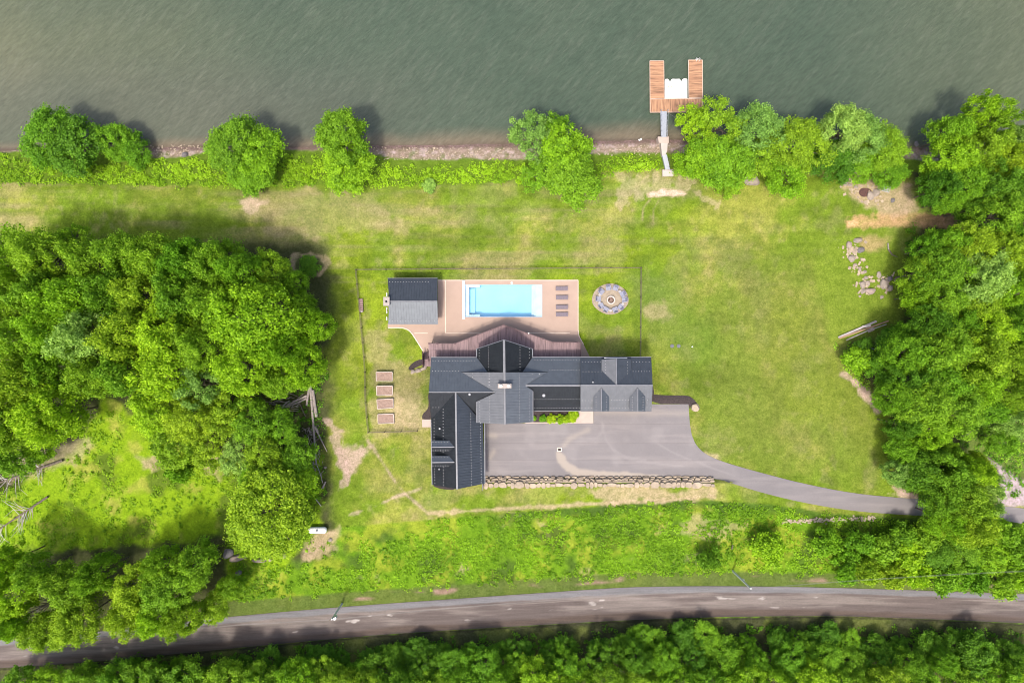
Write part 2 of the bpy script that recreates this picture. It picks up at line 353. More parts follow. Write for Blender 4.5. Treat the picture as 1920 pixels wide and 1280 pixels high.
def make_ground():
    gx = np.concatenate([[-1500, -900, -500, -300, -200, -150, -120, -104], np.arange(-95, 95.01, .25), [104, 120, 150, 200, 300, 500, 900, 1500]])
    gy = np.concatenate([[-1500, -900, -500, -300, -200, -140, -100, -80], np.arange(-66, 62.01, .25), [80, 120, 200, 400, 900, 1800]])
    X, Y = np.meshgrid(gx, gy); Z = hfun(X, Y); k = S * H / (H - Z)
    px = 960 + X * k; py = 640 - Y * k
    n1 = fbm(X, Y, 9, 20, 5); n2 = fbm(X, Y, 3, 30, 4); n3 = fbm(X, Y, 1.0, 40, 3); ns = fbm(X * .12, Y * 1.6, 1.6, 50, 4); n4 = fbm(X, Y, 22, 60, 3)
    def c(*a): return np.array(a)[None, None, :]
    def mix(C, D, m): return C * (1 - m[..., None]) + D * m[..., None]
    green = c(.098, .150, .014); lime = c(.135, .185, .012); yel = c(.190, .195, .045); tan = c(.300, .245, .125); dirt = c(.46, .355, .235)
    C = np.broadcast_to(green, X.shape + (3,)).copy()
    C = mix(C, yel, sstep(.42, .66, n1 * .6 + n2 * .4) * .85)
    C = mix(C, lime, sstep(.55, .8, fbm(X, Y, 12, 70, 3)) * .8)
    C = mix(C, tan, sstep(.60, .82, n2 * .6 + n3 * .4) * .45)
    C = C * c(1.15, 1.23, .85) * (.80 + .40 * fbm(X, Y, 1.3, 140, 3))[..., None] * (.85 + .30 * fbm(X, Y * .6, 4, 150, 4))[..., None]; C = mix(C, tan * .85, sstep(.62, .78, fbm(X, Y, 1.8, 160, 4)) * .25)
    C = mix(C, green * .8, sstep(.60, .74, fbm(X, Y, 2.6, 180, 3)) * .45); C = C * (1 + .42 * (fbm(X * .04, Y * 1.5, 1.3, 190, 3) - .5) * sstep(600, 480, py))[..., None]; C = C * (1 + .20 * (fbm(X * 1.3, Y * .05, 1.2, 195, 3) - .5) * sstep(480, 600, py) * sstep(1180, 1260, px))[..., None]
    # dry, mown lake-side lawn with east-west streaks
    north = sstep(34, 24, 0 * Y + np.abs(py - 430) / 4)     # band py ~ 340-520
    C = mix(C, tan * .80, north * sstep(1350, 1000, px) * sstep(.42, .70, ns * .55 + n1 * .45) * .5)
    C = mix(C, green * .9, north * sstep(.52, .74, fbm(X * .3, Y, 5, 80, 4)) * .35)
    C = mix(C, tan * .8, sstep(.56, .72, fbm(X, Y, 6, 170, 5)) * sstep(620, 700, px) * .22)
    # dull olive centre of the east lawn
    ol = sstep(1180, 1400, px) * sstep(960, 800, py) * sstep(420, 560, py)
    C = mix(C, c(.130, .158, .028), ol * .55)
    C = mix(C, c(.070, .150, .014), np.clip(sstep(60, -20, linedist(px, py, [(1215, 530), (1225, 600), (1300, 640)]) - 40 * n2), 0, 1) * .55)
    def patch(poly, col, a=1.0, soft=6, nz=14, thr=None):
        nonlocal C
        d = polydist(px, py, poly) + (n2 - .5) * nz * 2 + (n3 - .5) * nz
        C = mix(C, col, sstep(-soft, soft, d) * a)
    def streak(pts, w, col, a=1.0, nz=6):
        nonlocal C
        d = w - linedist(px, py, pts) + (n3 - .5) * nz * 2 + (n2 - .5) * nz
        C = mix(C, col, sstep(-2.5, 2.5, d) * a)
    # rough, unmown bank between lawn and road
    edge = np.interp(px, [-200, 440, 600, 700, 900, 1100, 1300, 1450, 1560, 1750, 2200], [1000, 1000, 992, 982, 965, 950, 936, 946, 962, 975, 975])
    rgh = sstep(-2, 3, py - edge + (n3 - .5) * 5) * sstep(380, 470, px + (n2 - .5) * 60)
    rc = mix(np.broadcast_to(c(.100, .205, .008), C.shape), c(.190, .255, .018), sstep(.42, .68, n2))
    rc = mix(rc, c(.045, .085, .012), sstep(.54, .74, fbm(X, Y, 4, 90, 4)) * .8); rc = mix(rc, tan, sstep(.66, .82, fbm(X, Y, 3.5, 95, 4)) * .6)
    C = mix(C, rc, rgh)
    C = mix(C, c(.048, .095, .012), rgh * sstep(26, 6, py - edge) * sstep(880, 960, px) * .8)
    # left meadow and wood floor
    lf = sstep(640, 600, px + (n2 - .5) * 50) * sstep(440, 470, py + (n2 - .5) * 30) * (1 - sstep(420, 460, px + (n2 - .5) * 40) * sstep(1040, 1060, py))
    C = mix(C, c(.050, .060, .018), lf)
    mead = [(190, 740), (240, 770), (300, 800), (440, 860), (600, 850), (610, 990), (520, 1080), (430, 1120), (420, 1010), (300, 1020), (0, 1040), (-40, 1000), (-40, 950), (90, 880), (150, 840)]
    mc = mix(np.broadcast_to(c(.170, .290, .008), C.shape), c(.28, .29, .050), sstep(.54, .76, n2) * .7); mc = mix(mc, c(.09, .15, .012), sstep(.52, .7, fbm(X, Y, 4, 99, 4)))
    d = polydist(px, py, mead) + (n2 - .5) * 40; C = mix(C, mc, sstep(-8, 8, d))
    patch([(40, 835), (170, 825), (140, 860), (20, 900)], c(.30, .27, .13), .6, 8, 20)
    patch([(255, 860), (300, 850), (330, 880), (270, 880)], c(.36, .27, .17), .7, 6, 20)
    patch([(370, 850), (420, 850), (410, 900), (380, 890)], c(.36, .28, .16), .7, 6, 20)
    # right wood floor and clearing
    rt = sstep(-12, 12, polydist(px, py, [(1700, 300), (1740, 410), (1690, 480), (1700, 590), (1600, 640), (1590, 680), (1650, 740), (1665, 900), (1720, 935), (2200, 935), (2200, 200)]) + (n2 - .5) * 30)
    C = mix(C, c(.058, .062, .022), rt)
    C = mix(C, c(.130, .200, .016), sstep(-12, 12, polydist(px, py, [(1530, 440), (1700, 430), (1690, 620), (1560, 640), (1540, 560)]) + (n2 - .5) * 50) * .8)
    C = mix(C, c(.150, .230, .014), sstep(-10, 10, polydist(px, py, [(1630, 760), (1668, 750), (1680, 930), (1650, 920)]) + (n2 - .5) * 20) * .8)
    patch([(1790, 780), (1960, 800), (1960, 920), (1880, 880), (1800, 830)], c(.12, .18, .03), .9, 10, 30)
    # bare dirt patches
    patch([(640, 838), (668, 833), (692, 836), (690, 850), (668, 868), (668, 885), (650, 905), (640, 880), (630, 850)], dirt * .82, .85, 5, 12)
    streak([(615, 790), (630, 810), (635, 840), (650, 890), (640, 905)], 7, dirt * .75, .7, 12)
    streak([(690, 826), (712, 860), (735, 895), (760, 925), (800, 960)], 1.2, dirt * .7, .7, 3.5)
    streak([(700, 836), (720, 870), (742, 905)], 1.2, dirt * .8, .6, 2)
    streak([(800, 962), (900, 956), (1100, 945), (1240, 938), (1340, 930)], 3.5, tan * 1.15, .8, 5)
    patch([(1090, 915), (1180, 912), (1260, 920), (1330, 912), (1340, 925), (1240, 938), (1130, 945)], tan * 1.1, .75, 6, 16)
    streak([(655, 965), (700, 950), (740, 932), (790, 915)], 1.4, dirt, .55, 5)
    patch([(1208, 363), (1240, 354), (1262, 355), (1292, 359), (1290, 367), (1250, 370), (1214, 371)], dirt * 1.1, .9, 3, 7)
    patch([(1160, 335), (1300, 335), (1330, 372), (1220, 378), (1150, 366)], dirt * 1.05, .28, 5, 40)
    streak([(1218, 375), (1206, 390), (1204, 412)], 1.0, tan, .7, 1.5); streak([(1236, 374), (1226, 392), (1224, 420)], 1.0, tan, .6, 1.5)
    patch([(438, 372), (480, 366), (505, 378), (480, 400), (462, 398)], dirt * 1.1, .7, 4, 14)
    patch([(430, 360), (700, 360), (760, 430), (520, 440)], tan, .35, 12, 30)
    patch([(1205, 574), (1245, 570), (1254, 590), (1232, 600), (1205, 598)], tan * 1.05, .5, 8, 20)
    streak([(1580, 700), (1610, 722), (1635, 748), (1650, 770)], 5, dirt * .85, .8, 8); streak([(1600, 715), (1625, 745), (1648, 768)], 3, dirt * .9, .6, 8)
    for yy, w in ((404, 5), (412, 7), (420, 5)):
        streak([(1590, yy + 4), (1650, yy), (1720, yy), (1780, yy + 4), (1810, yy + 6)], w, c(.40, .26, .115), .6, 7)
    patch([(1588, 412), (1610, 412), (1612, 424), (1588, 425)], c(.46, .31, .13), .9, 2, 3)
    patch([(1580, 340), (1640, 342), (1700, 350), (1720, 390), (1700, 400), (1620, 395), (1600, 372)], c(.34, .265, .15), .75, 8, 18)
    patch([(1610, 448), (1670, 448), (1660, 475), (1620, 470)], c(.36, .25, .12), .6, 8, 14)
    patch([(1310, 845), (1345, 850), (1350, 862), (1330, 860)], tan * 1.2, .6, 4, 10)
    patch([(685, 610), (720, 600), (740, 660), (790, 720), (800, 800), (700, 806), (690, 700)], tan, .42, 10, 34)
    patch([(732, 745), (785, 760), (780, 800), (740, 800)], tan * 1.15, .55, 8, 16)
    patch([(590, 985), (640, 985), (620, 1030), (560, 1060), (570, 1030)], c(.36, .29, .15), .7, 6, 14)
    patch([(1330, 968), (1400, 985), (1330, 1010), (1240, 995)], tan, .5, 8, 24)
    patch([(548, 478), (605, 478), (618, 492), (600, 518), (560, 518), (545, 500)], c(.30, .25, .12), .85, 3, 10)
    patch([(555, 486), (600, 484), (604, 500), (590, 512), (560, 510)], c(.060, .085, .020), .9, 3, 10)
    patch([(1705, 925), (1720, 930), (1735, 934), (1700, 932), (1665, 925)], dirt, .8, 3, 8); streak([(1655, 895), (1690, 925), (1720, 932)], 4, dirt * .9, .6, 10)
    patch([(1868, 868), (1890, 885), (1925, 905), (1960, 915), (1960, 950), (1868, 946), (1880, 915)], c(.34, .29, .25), .98, 3, 6)
    streak([(1852, 860), (1880, 885)], 3, c(.34, .29, .25), .8, 5)
    # strips beside the road
    rtop = np.interp(px, [0, 200, 400, 640, 840, 1100, 1200, 1400, 1600, 1920], [1198, 1183, 1158, 1137, 1123, 1105, 1099, 1098, 1102, 1113])
    rbot = np.interp(px, [0, 200, 400, 700, 840, 1200, 1560, 1700, 1920], [1252, 1238, 1218, 1190, 1181, 1160, 1154, 1158, 1168])
    v = sstep(20, 14, np.abs(py - rtop + 10 + (n2 - .5) * 6)) * sstep(380, 420, px); C = mix(C, c(.080, .115, .022), v * .9)
    C = mix(C, c(.26, .17, .12), v * sstep(.60, .72, fbm(X * .35, Y, 2.5, 110, 3)) * sstep(8, 2, np.abs(py - rtop + 15)) * .8)
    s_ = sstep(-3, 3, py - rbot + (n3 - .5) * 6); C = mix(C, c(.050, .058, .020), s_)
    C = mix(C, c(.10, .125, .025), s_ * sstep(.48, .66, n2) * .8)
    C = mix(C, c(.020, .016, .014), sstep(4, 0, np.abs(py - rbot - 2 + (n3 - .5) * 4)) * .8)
    # bank and pebble beach by the lake
    bank = sstep(0, 4, np.interp(px, [-100, 300, 900, 1150, 1240, 2000], [342, 350, 348, 322, 318, 330]) - py + (n3 - .5) * 6)
    C = mix(C, c(.095, .165, .012), bank)
    wl = np.interp(px, [-100, 0, 275, 380, 700, 960, 1240, 1600, 1740, 2000], [284, 282, 281, 276, 277, 271, 263, 272, 290, 286])
    bw = np.interp(px, [-100, 250, 290, 370, 400, 520, 690, 720, 950, 1080, 1180, 1245, 1280, 2000], [4, 4, 20, 18, 5, 6, 12, 24, 32, 34, 20, 30, 30, 8])
    beach = sstep(-3, 3, wl + bw * .82 - py + (n2 - .5) * 12); C = mix(C, c(.235, .190, .120), beach)
    C = mix(C, c(.40, .34, .27), beach * sstep(.58, .66, fbm(X, Y, .6, 120, 2)) * .6); C = mix(C, c(.10, .14, .03), beach * sstep(.60, .70, fbm(X, Y, 1.6, 130, 3)) * .6)
    C = mix(C, c(.14, .10, .075), beach * sstep(1.0, 0, np.abs(Z + 1.55) * 4)); C = mix(C, c(.085, .065, .05), sstep(-1.7, -2.2, Z))
    C = np.clip(C, .004, 1)
    ny, nx = X.shape; idx = np.arange(nx * ny).reshape(ny, nx)
    F = np.stack([idx[:-1, :-1], idx[:-1, 1:], idx[1:, 1:], idx[1:, :-1]], -1).reshape(-1, 4)
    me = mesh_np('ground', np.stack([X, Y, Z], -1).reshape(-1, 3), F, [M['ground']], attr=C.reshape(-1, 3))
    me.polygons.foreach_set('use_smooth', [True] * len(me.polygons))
    o = link(bpy.data.objects.new('ground', me)); o['kind'] = 'structure'; return o
make_ground()

def make_water():
    WZ = -1.6
    gx = np.concatenate([[-1500, -400, -150], np.arange(-96, 96.1, 1.0), [150, 400, 1500]]); gy = np.concatenate([np.arange(26, 66, .5), [90, 200, 600, 1800]])
    X, Y = np.meshgrid(gx, gy); k = S * H / (H - WZ); px = 960 + X * k; py = 640 - Y * k
    def c(*a): return np.array(a)[None, None, :]
    def mix(C, D, m): return C * (1 - m[..., None]) + D * m[..., None]
    C = np.broadcast_to(c(.052, .074, .052), X.shape + (3,)).copy()
    C = mix(C, c(.108, .114, .070), sstep(700, -160, px + (py - 140) * -.3 + (fbm(X, Y, 25, 200) - .5) * 200) * sstep(-120, 120, py + 30))
    C = mix(C, c(.088, .100, .062), sstep(1500, 2000, px) * .7)
    C = mix(C, c(.078, .086, .066), sstep(60, 200, py) * sstep(1000, 500, px) * .7)
    wl = np.interp(px, [-100, 0, 275, 380, 700, 960, 1240, 1600, 1740, 2000], [284, 282, 281, 276, 277, 271, 263, 272, 290, 286])
    w = np.interp(px, [0, 300, 600, 900, 1240, 1400, 2000], [30, 34, 40, 56, 56, 40, 40])
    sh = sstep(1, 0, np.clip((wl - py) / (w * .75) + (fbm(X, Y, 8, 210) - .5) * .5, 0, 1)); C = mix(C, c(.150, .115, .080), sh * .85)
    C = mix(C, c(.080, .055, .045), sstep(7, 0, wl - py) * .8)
    ny, nx = X.shape; idx = np.arange(nx * ny).reshape(ny, nx); F = np.stack([idx[:-1, :-1], idx[:-1, 1:], idx[1:, 1:], idx[1:, :-1]], -1).reshape(-1, 4)
    me = mesh_np('water', np.stack([X, Y, X * 0 + WZ], -1).reshape(-1, 3), F, [M['water']], attr=C.reshape(-1, 3))
    o = link(bpy.data.objects.new('water', me)); o['kind'] = 'structure'
make_water()

# ------------------------------------------------------------------ draped sheets
def resample(poly, step=6, closed=True):
    out = []; n = len(poly)
    for i in range(n if closed else n - 1):
        (x1, y1), (x2, y2) = poly[i], poly[(i + 1) % n]; k = max(1, int(math.hypot(x2 - x1, y2 - y1) / step))
        for j in range(k): out.append((x1 + (x2 - x1) * j / k, y1 + (y2 - y1) * j / k))
    if not closed: out.append(poly[-1])
    return out
def smooth_poly(pts, it=2):
    for _ in range(it):
        o = []; n = len(pts)
        for i in range(n):
            a, b = pts[i], pts[(i + 1) % n]; o += [(a[0] * .75 + b[0] * .25, a[1] * .75 + b[1] * .25), (a[0] * .25 + b[0] * .75, a[1] * .25 + b[1] * .75)]
        pts = o
    return pts
def sheet(name, poly, off, m, flatz=None, parent=None, thick=0.0, holes=(), drape=True):
    bm = bmesh.new(); loops = [poly] + list(holes); es = []
    for lp in loops:
        lp = resample(lp, 8)
        vs = []
        for (x, y) in lp:
            p = P(x, y, flatz) if flatz is not None else G(x, y, off); vs.append(bm.verts.new(p))
        for i in range(len(vs)): es.append(bm.edges.new((vs[i], vs[(i + 1) % len(vs)])))
    bmesh.ops.triangle_fill(bm, use_beauty=True, use_dissolve=False, edges=es)
    if flatz is None and drape:
        bmesh.ops.subdivide_edges(bm, edges=list(bm.edges), cuts=2, use_grid_fill=True)
        for v in bm.verts: v.co.z = h1(v.co.x, v.co.y) + off
    for f in bm.faces:
        f.normal_update()
        if f.normal.z < 0: f.normal_flip()
    if thick:
        r = bmesh.ops.extrude_face_region(bm, geom=list(bm.faces)); 
        for v in [g for g in r['geom'] if isinstance(g, bmesh.types.BMVert)]: v.co.z -= thick
        bmesh.ops.recalc_face_normals(bm, faces=bm.faces)
    me = bpy.data.meshes.new(name); bm.to_mesh(me); bm.free(); me.materials.append(m)
    o = link(bpy.data.objects.new(name, me))
    setp(o, parent)
    return o
def strip(name, top, bot, off, m, nu=260, nv=24, colfn=None):
    def rs(p):
        p = np.array(p, float); s = np.concatenate([[0], np.cumsum(np.hypot(*np.diff(p, axis=0).T))]); t = np.linspace(0, s[-1], nu)
        return np.stack([np.interp(t, s, p[:, 0]), np.interp(t, s, p[:, 1])], -1)
    A, B = rs(top), rs(bot); v = np.linspace(0, 1, nv)[None, :, None]; PX = A[:, None] * (1 - v) + B[:, None] * v
    px, py = PX[..., 0], PX[..., 1]; z = np.zeros(px.shape)
    for _ in range(6):
        kk = (H - z - off) / H / S; X = (px - 960) * kk; Y = (640 - py) * kk; z = hfun(X, Y)
    idx = np.arange(nu * nv).reshape(nu, nv); F = np.stack([idx[:-1, :-1], idx[:-1, 1:], idx[1:, 1:], idx[1:, :-1]], -1).reshape(-1, 4)[:, ::-1]
    C = colfn(px, py, X, Y, np.broadcast_to(v[..., 0], px.shape)) if colfn else np.zeros(px.shape + (3,))
    me = mesh_np(name, np.stack([X, Y, z + off], -1).reshape(-1, 3), F, [m], attr=C.reshape(-1, 3))
    bm = bmesh.new(); bm.from_mesh(me); bmesh.ops.recalc_face_normals(bm, faces=bm.faces)
    if sum(f.normal.z for f in bm.faces) < 0: bmesh.ops.reverse_faces(bm, faces=bm.faces)
    bm.to_mesh(me); bm.free()
    o = link(bpy.data.objects.new(name, me)); o['kind'] = 'structure'; return o
def smooth_line(p, it=2):
    for _ in range(it):
        o = [p[0]]
        for a, b in zip(p[:-1], p[1:]): o += [(a[0] * .75 + b[0] * .25, a[1] * .75 + b[1] * .25), (a[0] * .25 + b[0] * .75, a[1] * .25 + b[1] * .75)]
        p = o + [p[-1]]
    return p
rt_ = smooth_line([(-160, 1208), (0, 1198), (200, 1183), (400, 1158), (640, 1137), (840, 1123), (1100, 1105), (1200, 1099), (1400, 1098), (1600, 1102), (1920, 1113), (2100, 1120)])
rb_ = smooth_line([(-160, 1262), (0, 1252), (200, 1238), (400, 1218), (700, 1190), (840, 1181), (1200, 1160), (1400, 1155), (1560, 1154), (1700, 1158), (1920, 1168), (2100, 1177)])
def roadcol(px, py, X, Y, v):
    def mix(C, D, m): return C * (1 - m[..., None]) + np.array(D)[None, None] * m[..., None]
    C = np.broadcast_to(np.array((.140, .112, .105)), px.shape + (3,)).copy()
    a = fbm(X * .14, Y, 1.6, 300, 4); b = fbm(X * .3, Y, 1.2, 310, 4)
    C = mix(C, (.225, .190, .175), sstep(.46, .66, a) * sstep(.85, .60, v))
    C = mix(C, (.105, .075, .062), sstep(.70, .86, v + (a - .5) * .2))
    C = mix(C, (.195, .192, .205), sstep(.24, .17, v + (b - .5) * .08))
    C = mix(C, (.175, .160, .160), sstep(.07, .02, v) * .7)
    C = mix(C, (.46, .42, .40), sstep(.745, .775, fbm(X * .45, Y * 1.1, 1.0, 320, 3)) * sstep(.30, .36, v) * sstep(.8, .6, v))
    C = mix(C, (.32, .28, .26), sstep(.015, 0, np.abs(v - .30 - .03 * np.sin(X * .05))) * .5)
    C = mix(C, (.075, .060, .052), sstep(.93, .99, v + (b - .5) * .1)); t = np.maximum(sstep(.05, .0, np.abs(v - .42)), sstep(.05, .0, np.abs(v - .62))); C = C * (1 - .12 * t[..., None]); return C * .70
strip('road', rt_, rb_, .05, M['road'], 700, 40, roadcol)

LOT = [(908, 793), (1112.5, 793), (1112.5, 771), (1221, 770), (1221, 757.5), (1291, 757.5), (1292, 775), (1293.5, 795), (1297, 815), (1297, 894.5), (908, 894.5)]
def dustcol(px, py):
    n = fbm(px, py, 14, 400, 4); m = fbm(px, py, 40, 410, 3)
    d1 = polydist(px, py, [(1043, 848), (1056, 848), (1062, 862), (1085, 878), (1120, 882), (1180, 884), (1260, 893), (1180, 895), (1085, 893), (1060, 884), (1045, 868)]) + (n - .5) * 8
    d = sstep(-1.5, 3.5, d1) * .6
    d = np.maximum(d, sstep(9, 0, linedist(px, py, [(1058, 835), (1068, 822), (1090, 812), (1102, 806)]) - (n - .5) * 6) * .30)
    d = np.maximum(d, sstep(10, 0, linedist(px, py, [(1120, 772), (1160, 774), (1300, 774)]) - (n - .5) * 8) * .20)
    d = np.maximum(d, sstep(9, 0, linedist(px, py, [(918, 816), (928, 817)])) * .3); d = np.maximum(d, sstep(8, 0, linedist(px, py, [(926, 846), (918, 858)])) * .35)
    t = np.zeros(px.shape)
    for pts in ([(1128, 790), (1130, 805), (1124, 818), (1110, 824), (1080, 828)], [(1131, 795), (1133, 815), (1145, 840), (1165, 857), (1200, 865), (1280, 874)], [(1134, 822), (1150, 842), (1172, 856), (1210, 862)], [(1226, 826), (1260, 848), (1310, 868), (1400, 900)]):
        t = np.maximum(t, sstep(2.6, .6, linedist(px, py, smooth_line(pts))) * .22)
    t = np.maximum(t, sstep(.55, .75, m) * .20)
    return np.stack([d, t, d * 0], -1)
def make_driveway():
    # flat yard on a fine grid clipped to its outline, then the lane that leaves it
    Zl = 2.4 + .05; bm = bmesh.new(); pts = resample(LOT, 40); vs = [bm.verts.new(P(x, y, Zl)) for x, y in pts]
    es = [bm.edges.new((vs[i], vs[(i + 1) % len(vs)])) for i in range(len(vs))]
    bmesh.ops.triangle_fill(bm, use_beauty=True, edges=es)
    for ax, lo, hi in ((0, -5, 30), (1, -23, -9)):
        for q in np.arange(lo, hi, .25):
            co = [0, 0, 0]; no = [0, 0, 0]; co[ax] = q; no[ax] = 1
            bmesh.ops.bisect_plane(bm, geom=list(bm.verts) + list(bm.edges) + list(bm.faces), plane_co=co, plane_no=no)
    for f in bm.faces:
        f.normal_update()
        if f.normal.z < 0: f.normal_flip()
    me = bpy.data.meshes.new('driveway'); bm.to_mesh(me); bm.free()
    V = np.array([v.co for v in me.vertices]); k = S * H / (H - Zl); px = 960 + V[:, 0] * k; py = 640 - V[:, 1] * k
    a = me.attributes.new('Col', 'FLOAT_COLOR', 'POINT'); c = np.ones((len(V), 4), np.float32); c[:, :3] = dustcol(px, py); a.data.foreach_set('color', c.ravel())
    me.materials.append(M['asphalt']); o = link(bpy.data.objects.new('driveway', me)); o['kind'] = 'structure'
    top = smooth_line([(1297, 815), (1305, 835), (1325, 853), (1360, 867), (1420, 884), (1500, 905), (1600, 925), (1700, 934), (1735, 936), (1800, 941), (1870, 947), (2000, 962)])
    bot = smooth_line([(1297, 894.5), (1312, 894.7), (1335, 896), (1365, 903), (1420, 921), (1500, 941), (1600, 958), (1700, 965), (1735, 966), (1800, 968), (1870, 971), (2000, 1000)])
    strip('driveway_lane', top, bot, .05, M['asphalt'], 200, 12, lambda px, py, X, Y, v: dustcol(px, py) * sstep(1420, 1330, px)[..., None])
make_driveway()

# ------------------------------------------------------------------ pool terrace
patio_poly = [(821, 525), (1084, 525), (1084.5, 618)] + smooth_line([(1084.5, 618), (1086, 630), (1094, 645), (1106, 669)], 2)[1:] + [(1106, 690), (806, 690), (806, 676), (803, 676), (803, 643), (806, 643), (806, 650), (793, 655), (791, 653)] 
patio_poly = [(727, 606), (821, 606), (821, 525), (1084, 525), (1084.5, 618)] + smooth_line([(1084.5, 618), (1086, 630), (1094, 645), (1106, 669)], 2)[1:] + [(1100, 676), (793, 676), (793, 658), (782, 640), (771, 622)] + smooth_line([(771, 622), (764, 617), (755, 614.5), (745, 614.3), (727, 614.3)], 2)[1:]
pool_px = [(872.5, 534), (1016, 534), (1016, 594), (872.5, 594)]
pt = sheet('patio', patio_poly, 0, M['conc'], flatz=.06, holes=[pool_px[::-1]]); pt['kind'] = 'structure'
def pline(name, pts, w, m, z):
    b = MB()
    for a, c in zip(pts[:-1], pts[1:]): b.bar(P(a[0], a[1], z), P(c[0], c[1], z), w, .02)
    return b.build(name, m)
o = pline('patio_joint', [(835, 525), (835.3, 624.5), (912, 624.5)], .10, M['joint'], .066); o['kind'] = 'structure'
o = pline('patio_joint', [(991, 624), (1068, 624)], .09, M['joint'], .066); o['kind'] = 'structure'
o = pline('patio_joint', [(777, 624.6), (802, 624.6)], .10, M['joint'], .066); o['kind'] = 'structure'
o = pline('patio_joint', smooth_line([(728, 614.3), (745, 614.3), (755, 614.6), (764, 617.5), (771, 623), (782, 640), (793, 658)], 2), .14, M['joint'], .062); o['kind'] = 'structure'
o = pline('patio_joint', [(821, 525.4), (1084, 525.4)], .12, M['joint'], .062); o['kind'] = 'structure'
o = pline('patio_joint', [(1084, 525.4), (1084, 618), (1085.5, 630), (1094, 645)], .10, M['joint'], .062); o['kind'] = 'structure'

x0, x1 = P(872.5, 0, 0).x, P(1016, 0, 0).x; y0, y1 = P(0, 594, 0).y, P(0, 534, 0).y
pool = empty('swimming_pool', ((x0 + x1) / 2, (y0 + y1) / 2, 0)); tag(pool, 'rectangular turquoise swimming pool sunk in the tan concrete terrace', 'swimming pool')
ZB = -1.7
b = MB(); t = .08
b.box(((x0 + x1) / 2, (y0 + y1) / 2, ZB - .1), (x1 - x0 + .2, y1 - y0 + .2, .2))
for yy in (y0 - .05, y1 + .05): b.box(((x0 + x1) / 2, yy, ZB / 2 + .02), (x1 - x0 + .2, .1, -ZB + .04))
for xx in (x0 - .05, x1 + .05): b.box((xx, (y0 + y1) / 2, ZB / 2 + .02), (.1, y1 - y0, -ZB + .04))
b.build('basin', M['poolwall'], pool)
sx = lambda px: P(px, 0, 0).x; sy = lambda py: P(0, py, 0).y
b = MB()                                               # wide entry steps at the east end
for k, (a, zt) in enumerate(((1004.5, -.22), (1001, -.55), (997, -.95))):
    b.box(((sx(a) + x1) / 2 - .001 * k, (y0 + y1) / 2, (zt + ZB) / 2), (x1 - sx(a), y1 - y0 - .01 * k, zt - ZB))
b.build('entry_steps', M['poolstep'], pool)
b = MB(); b.box(((x0 + sx(879.5)) / 2, (y0 + y1) / 2, (-.25 + ZB) / 2), (sx(879.5) - x0, y1 - y0, -.25 - ZB))
for ya, yb in ((534, 538.5), (590, 594)): b.box(((x0 + sx(900)) / 2, (sy(ya) + sy(yb)) / 2, (-.27 + ZB) / 2), (sx(900) - x0 - .01, abs(sy(ya) - sy(yb)), -.27 - ZB))
b.build('bench', M['poolstep'], pool)
b = MB(); b.box(((sx(879.5) + sx(890)) / 2, (y0 + y1) / 2, (-1.25 + ZB) / 2), (sx(890) - sx(879.5), y1 - y0 - 1.1, ZB * -1 - 1.25)); b.build('deep_bench', M['poolwall'], pool)
b = MB(); w = .17
w = .06
for yy in (y0 - w / 2, y1 + w / 2): b.box(((x0 + x1) / 2, yy, .07), (x1 - x0 + 2 * w, w, .05))
b.box((x1 + w / 2, (y0 + y1) / 2, .08), (w, y1 - y0, .09)); b.build('coping', M['coping'], pool)
b = MB(); b.box(((sx(867) + sx(872.3)) / 2, (sy(525.8) + sy(598)) / 2, .16), (sx(872.3) - sx(867), sy(525.8) - sy(598), .22)); b.build('cover_housing', M['white'], pool, bevel=.03)
b = MB(); b.tube((sx(959.5), sy(530.5), .05), (sx(959.5), sy(530.5), .10), .18, n=12); b.build('skimmer_lid', M['white'], pool)
b = MB(); b.add([(x0, y0, -.07), (x1, y0, -.07), (x1, y1, -.07), (x0, y1, -.07)], [(0, 1, 2, 3)]); b.build('pool_water', M['poolwater'], pool)

# loungers
def make_lounger():
    r = empty('sun_lounger', (0, 0, 0)); tag(r, '', 'sun lounger', 'sun loungers lined up beside the pool')
    L, W = 1.95, .68
    b = MB()
    for yy in (-W / 2 + .03, W / 2 - .03): b.box((0, yy, .30), (L, .06, .06))
    for xx in (-L / 2 + .03, L / 2 - .03): b.box((xx, 0, .30), (.06, W - .12, .06))
    b.build('frame', M['lounger'], r)
    for xx in (-L / 2 + .1, L / 2 - .1):
        for yy in (-W / 2 + .06, W / 2 - .06): MB().box((xx, yy, .135), (.06, .06, .27)).build('leg', M['lounger'], r)
    b = MB()
    for k in range(9): b.box((-L / 2 + .08 + k * .13, 0, .345), (.115, W - .08, .03))
    b.build('seat', M['lounger2'], r)
    b = MB()
    for k in range(6):
        u = k * .13 + .06; b.box((.22 + u, 0, .36 + u * .22), (.118, W - .06, .035))
    b.build('backrest', M['lounger2'], r)
    MB().box((.20, 0, .35), (.05, W, .06)).build('hinge', M['lounger'], r)
    return r
lp = make_lounger()
LL = ['northernmost of the four brown-grey sun loungers on the terrace', 'second of four brown-grey sun loungers down from the lawn edge', 'third of four brown-grey sun loungers down from the lawn edge', 'southernmost of the four brown-grey sun loungers, nearest the mauve deck']
for i, (x, y) in enumerate(((1053, 541), (1053.6, 557.8), (1053.6, 575.7), (1053.6, 589.5))):
    q = P(x, y, .35); q.z = .06
    if i == 0: lp.location = q; lp['label'] = LL[0]
    else: copy_thing(lp, LL[i], q)

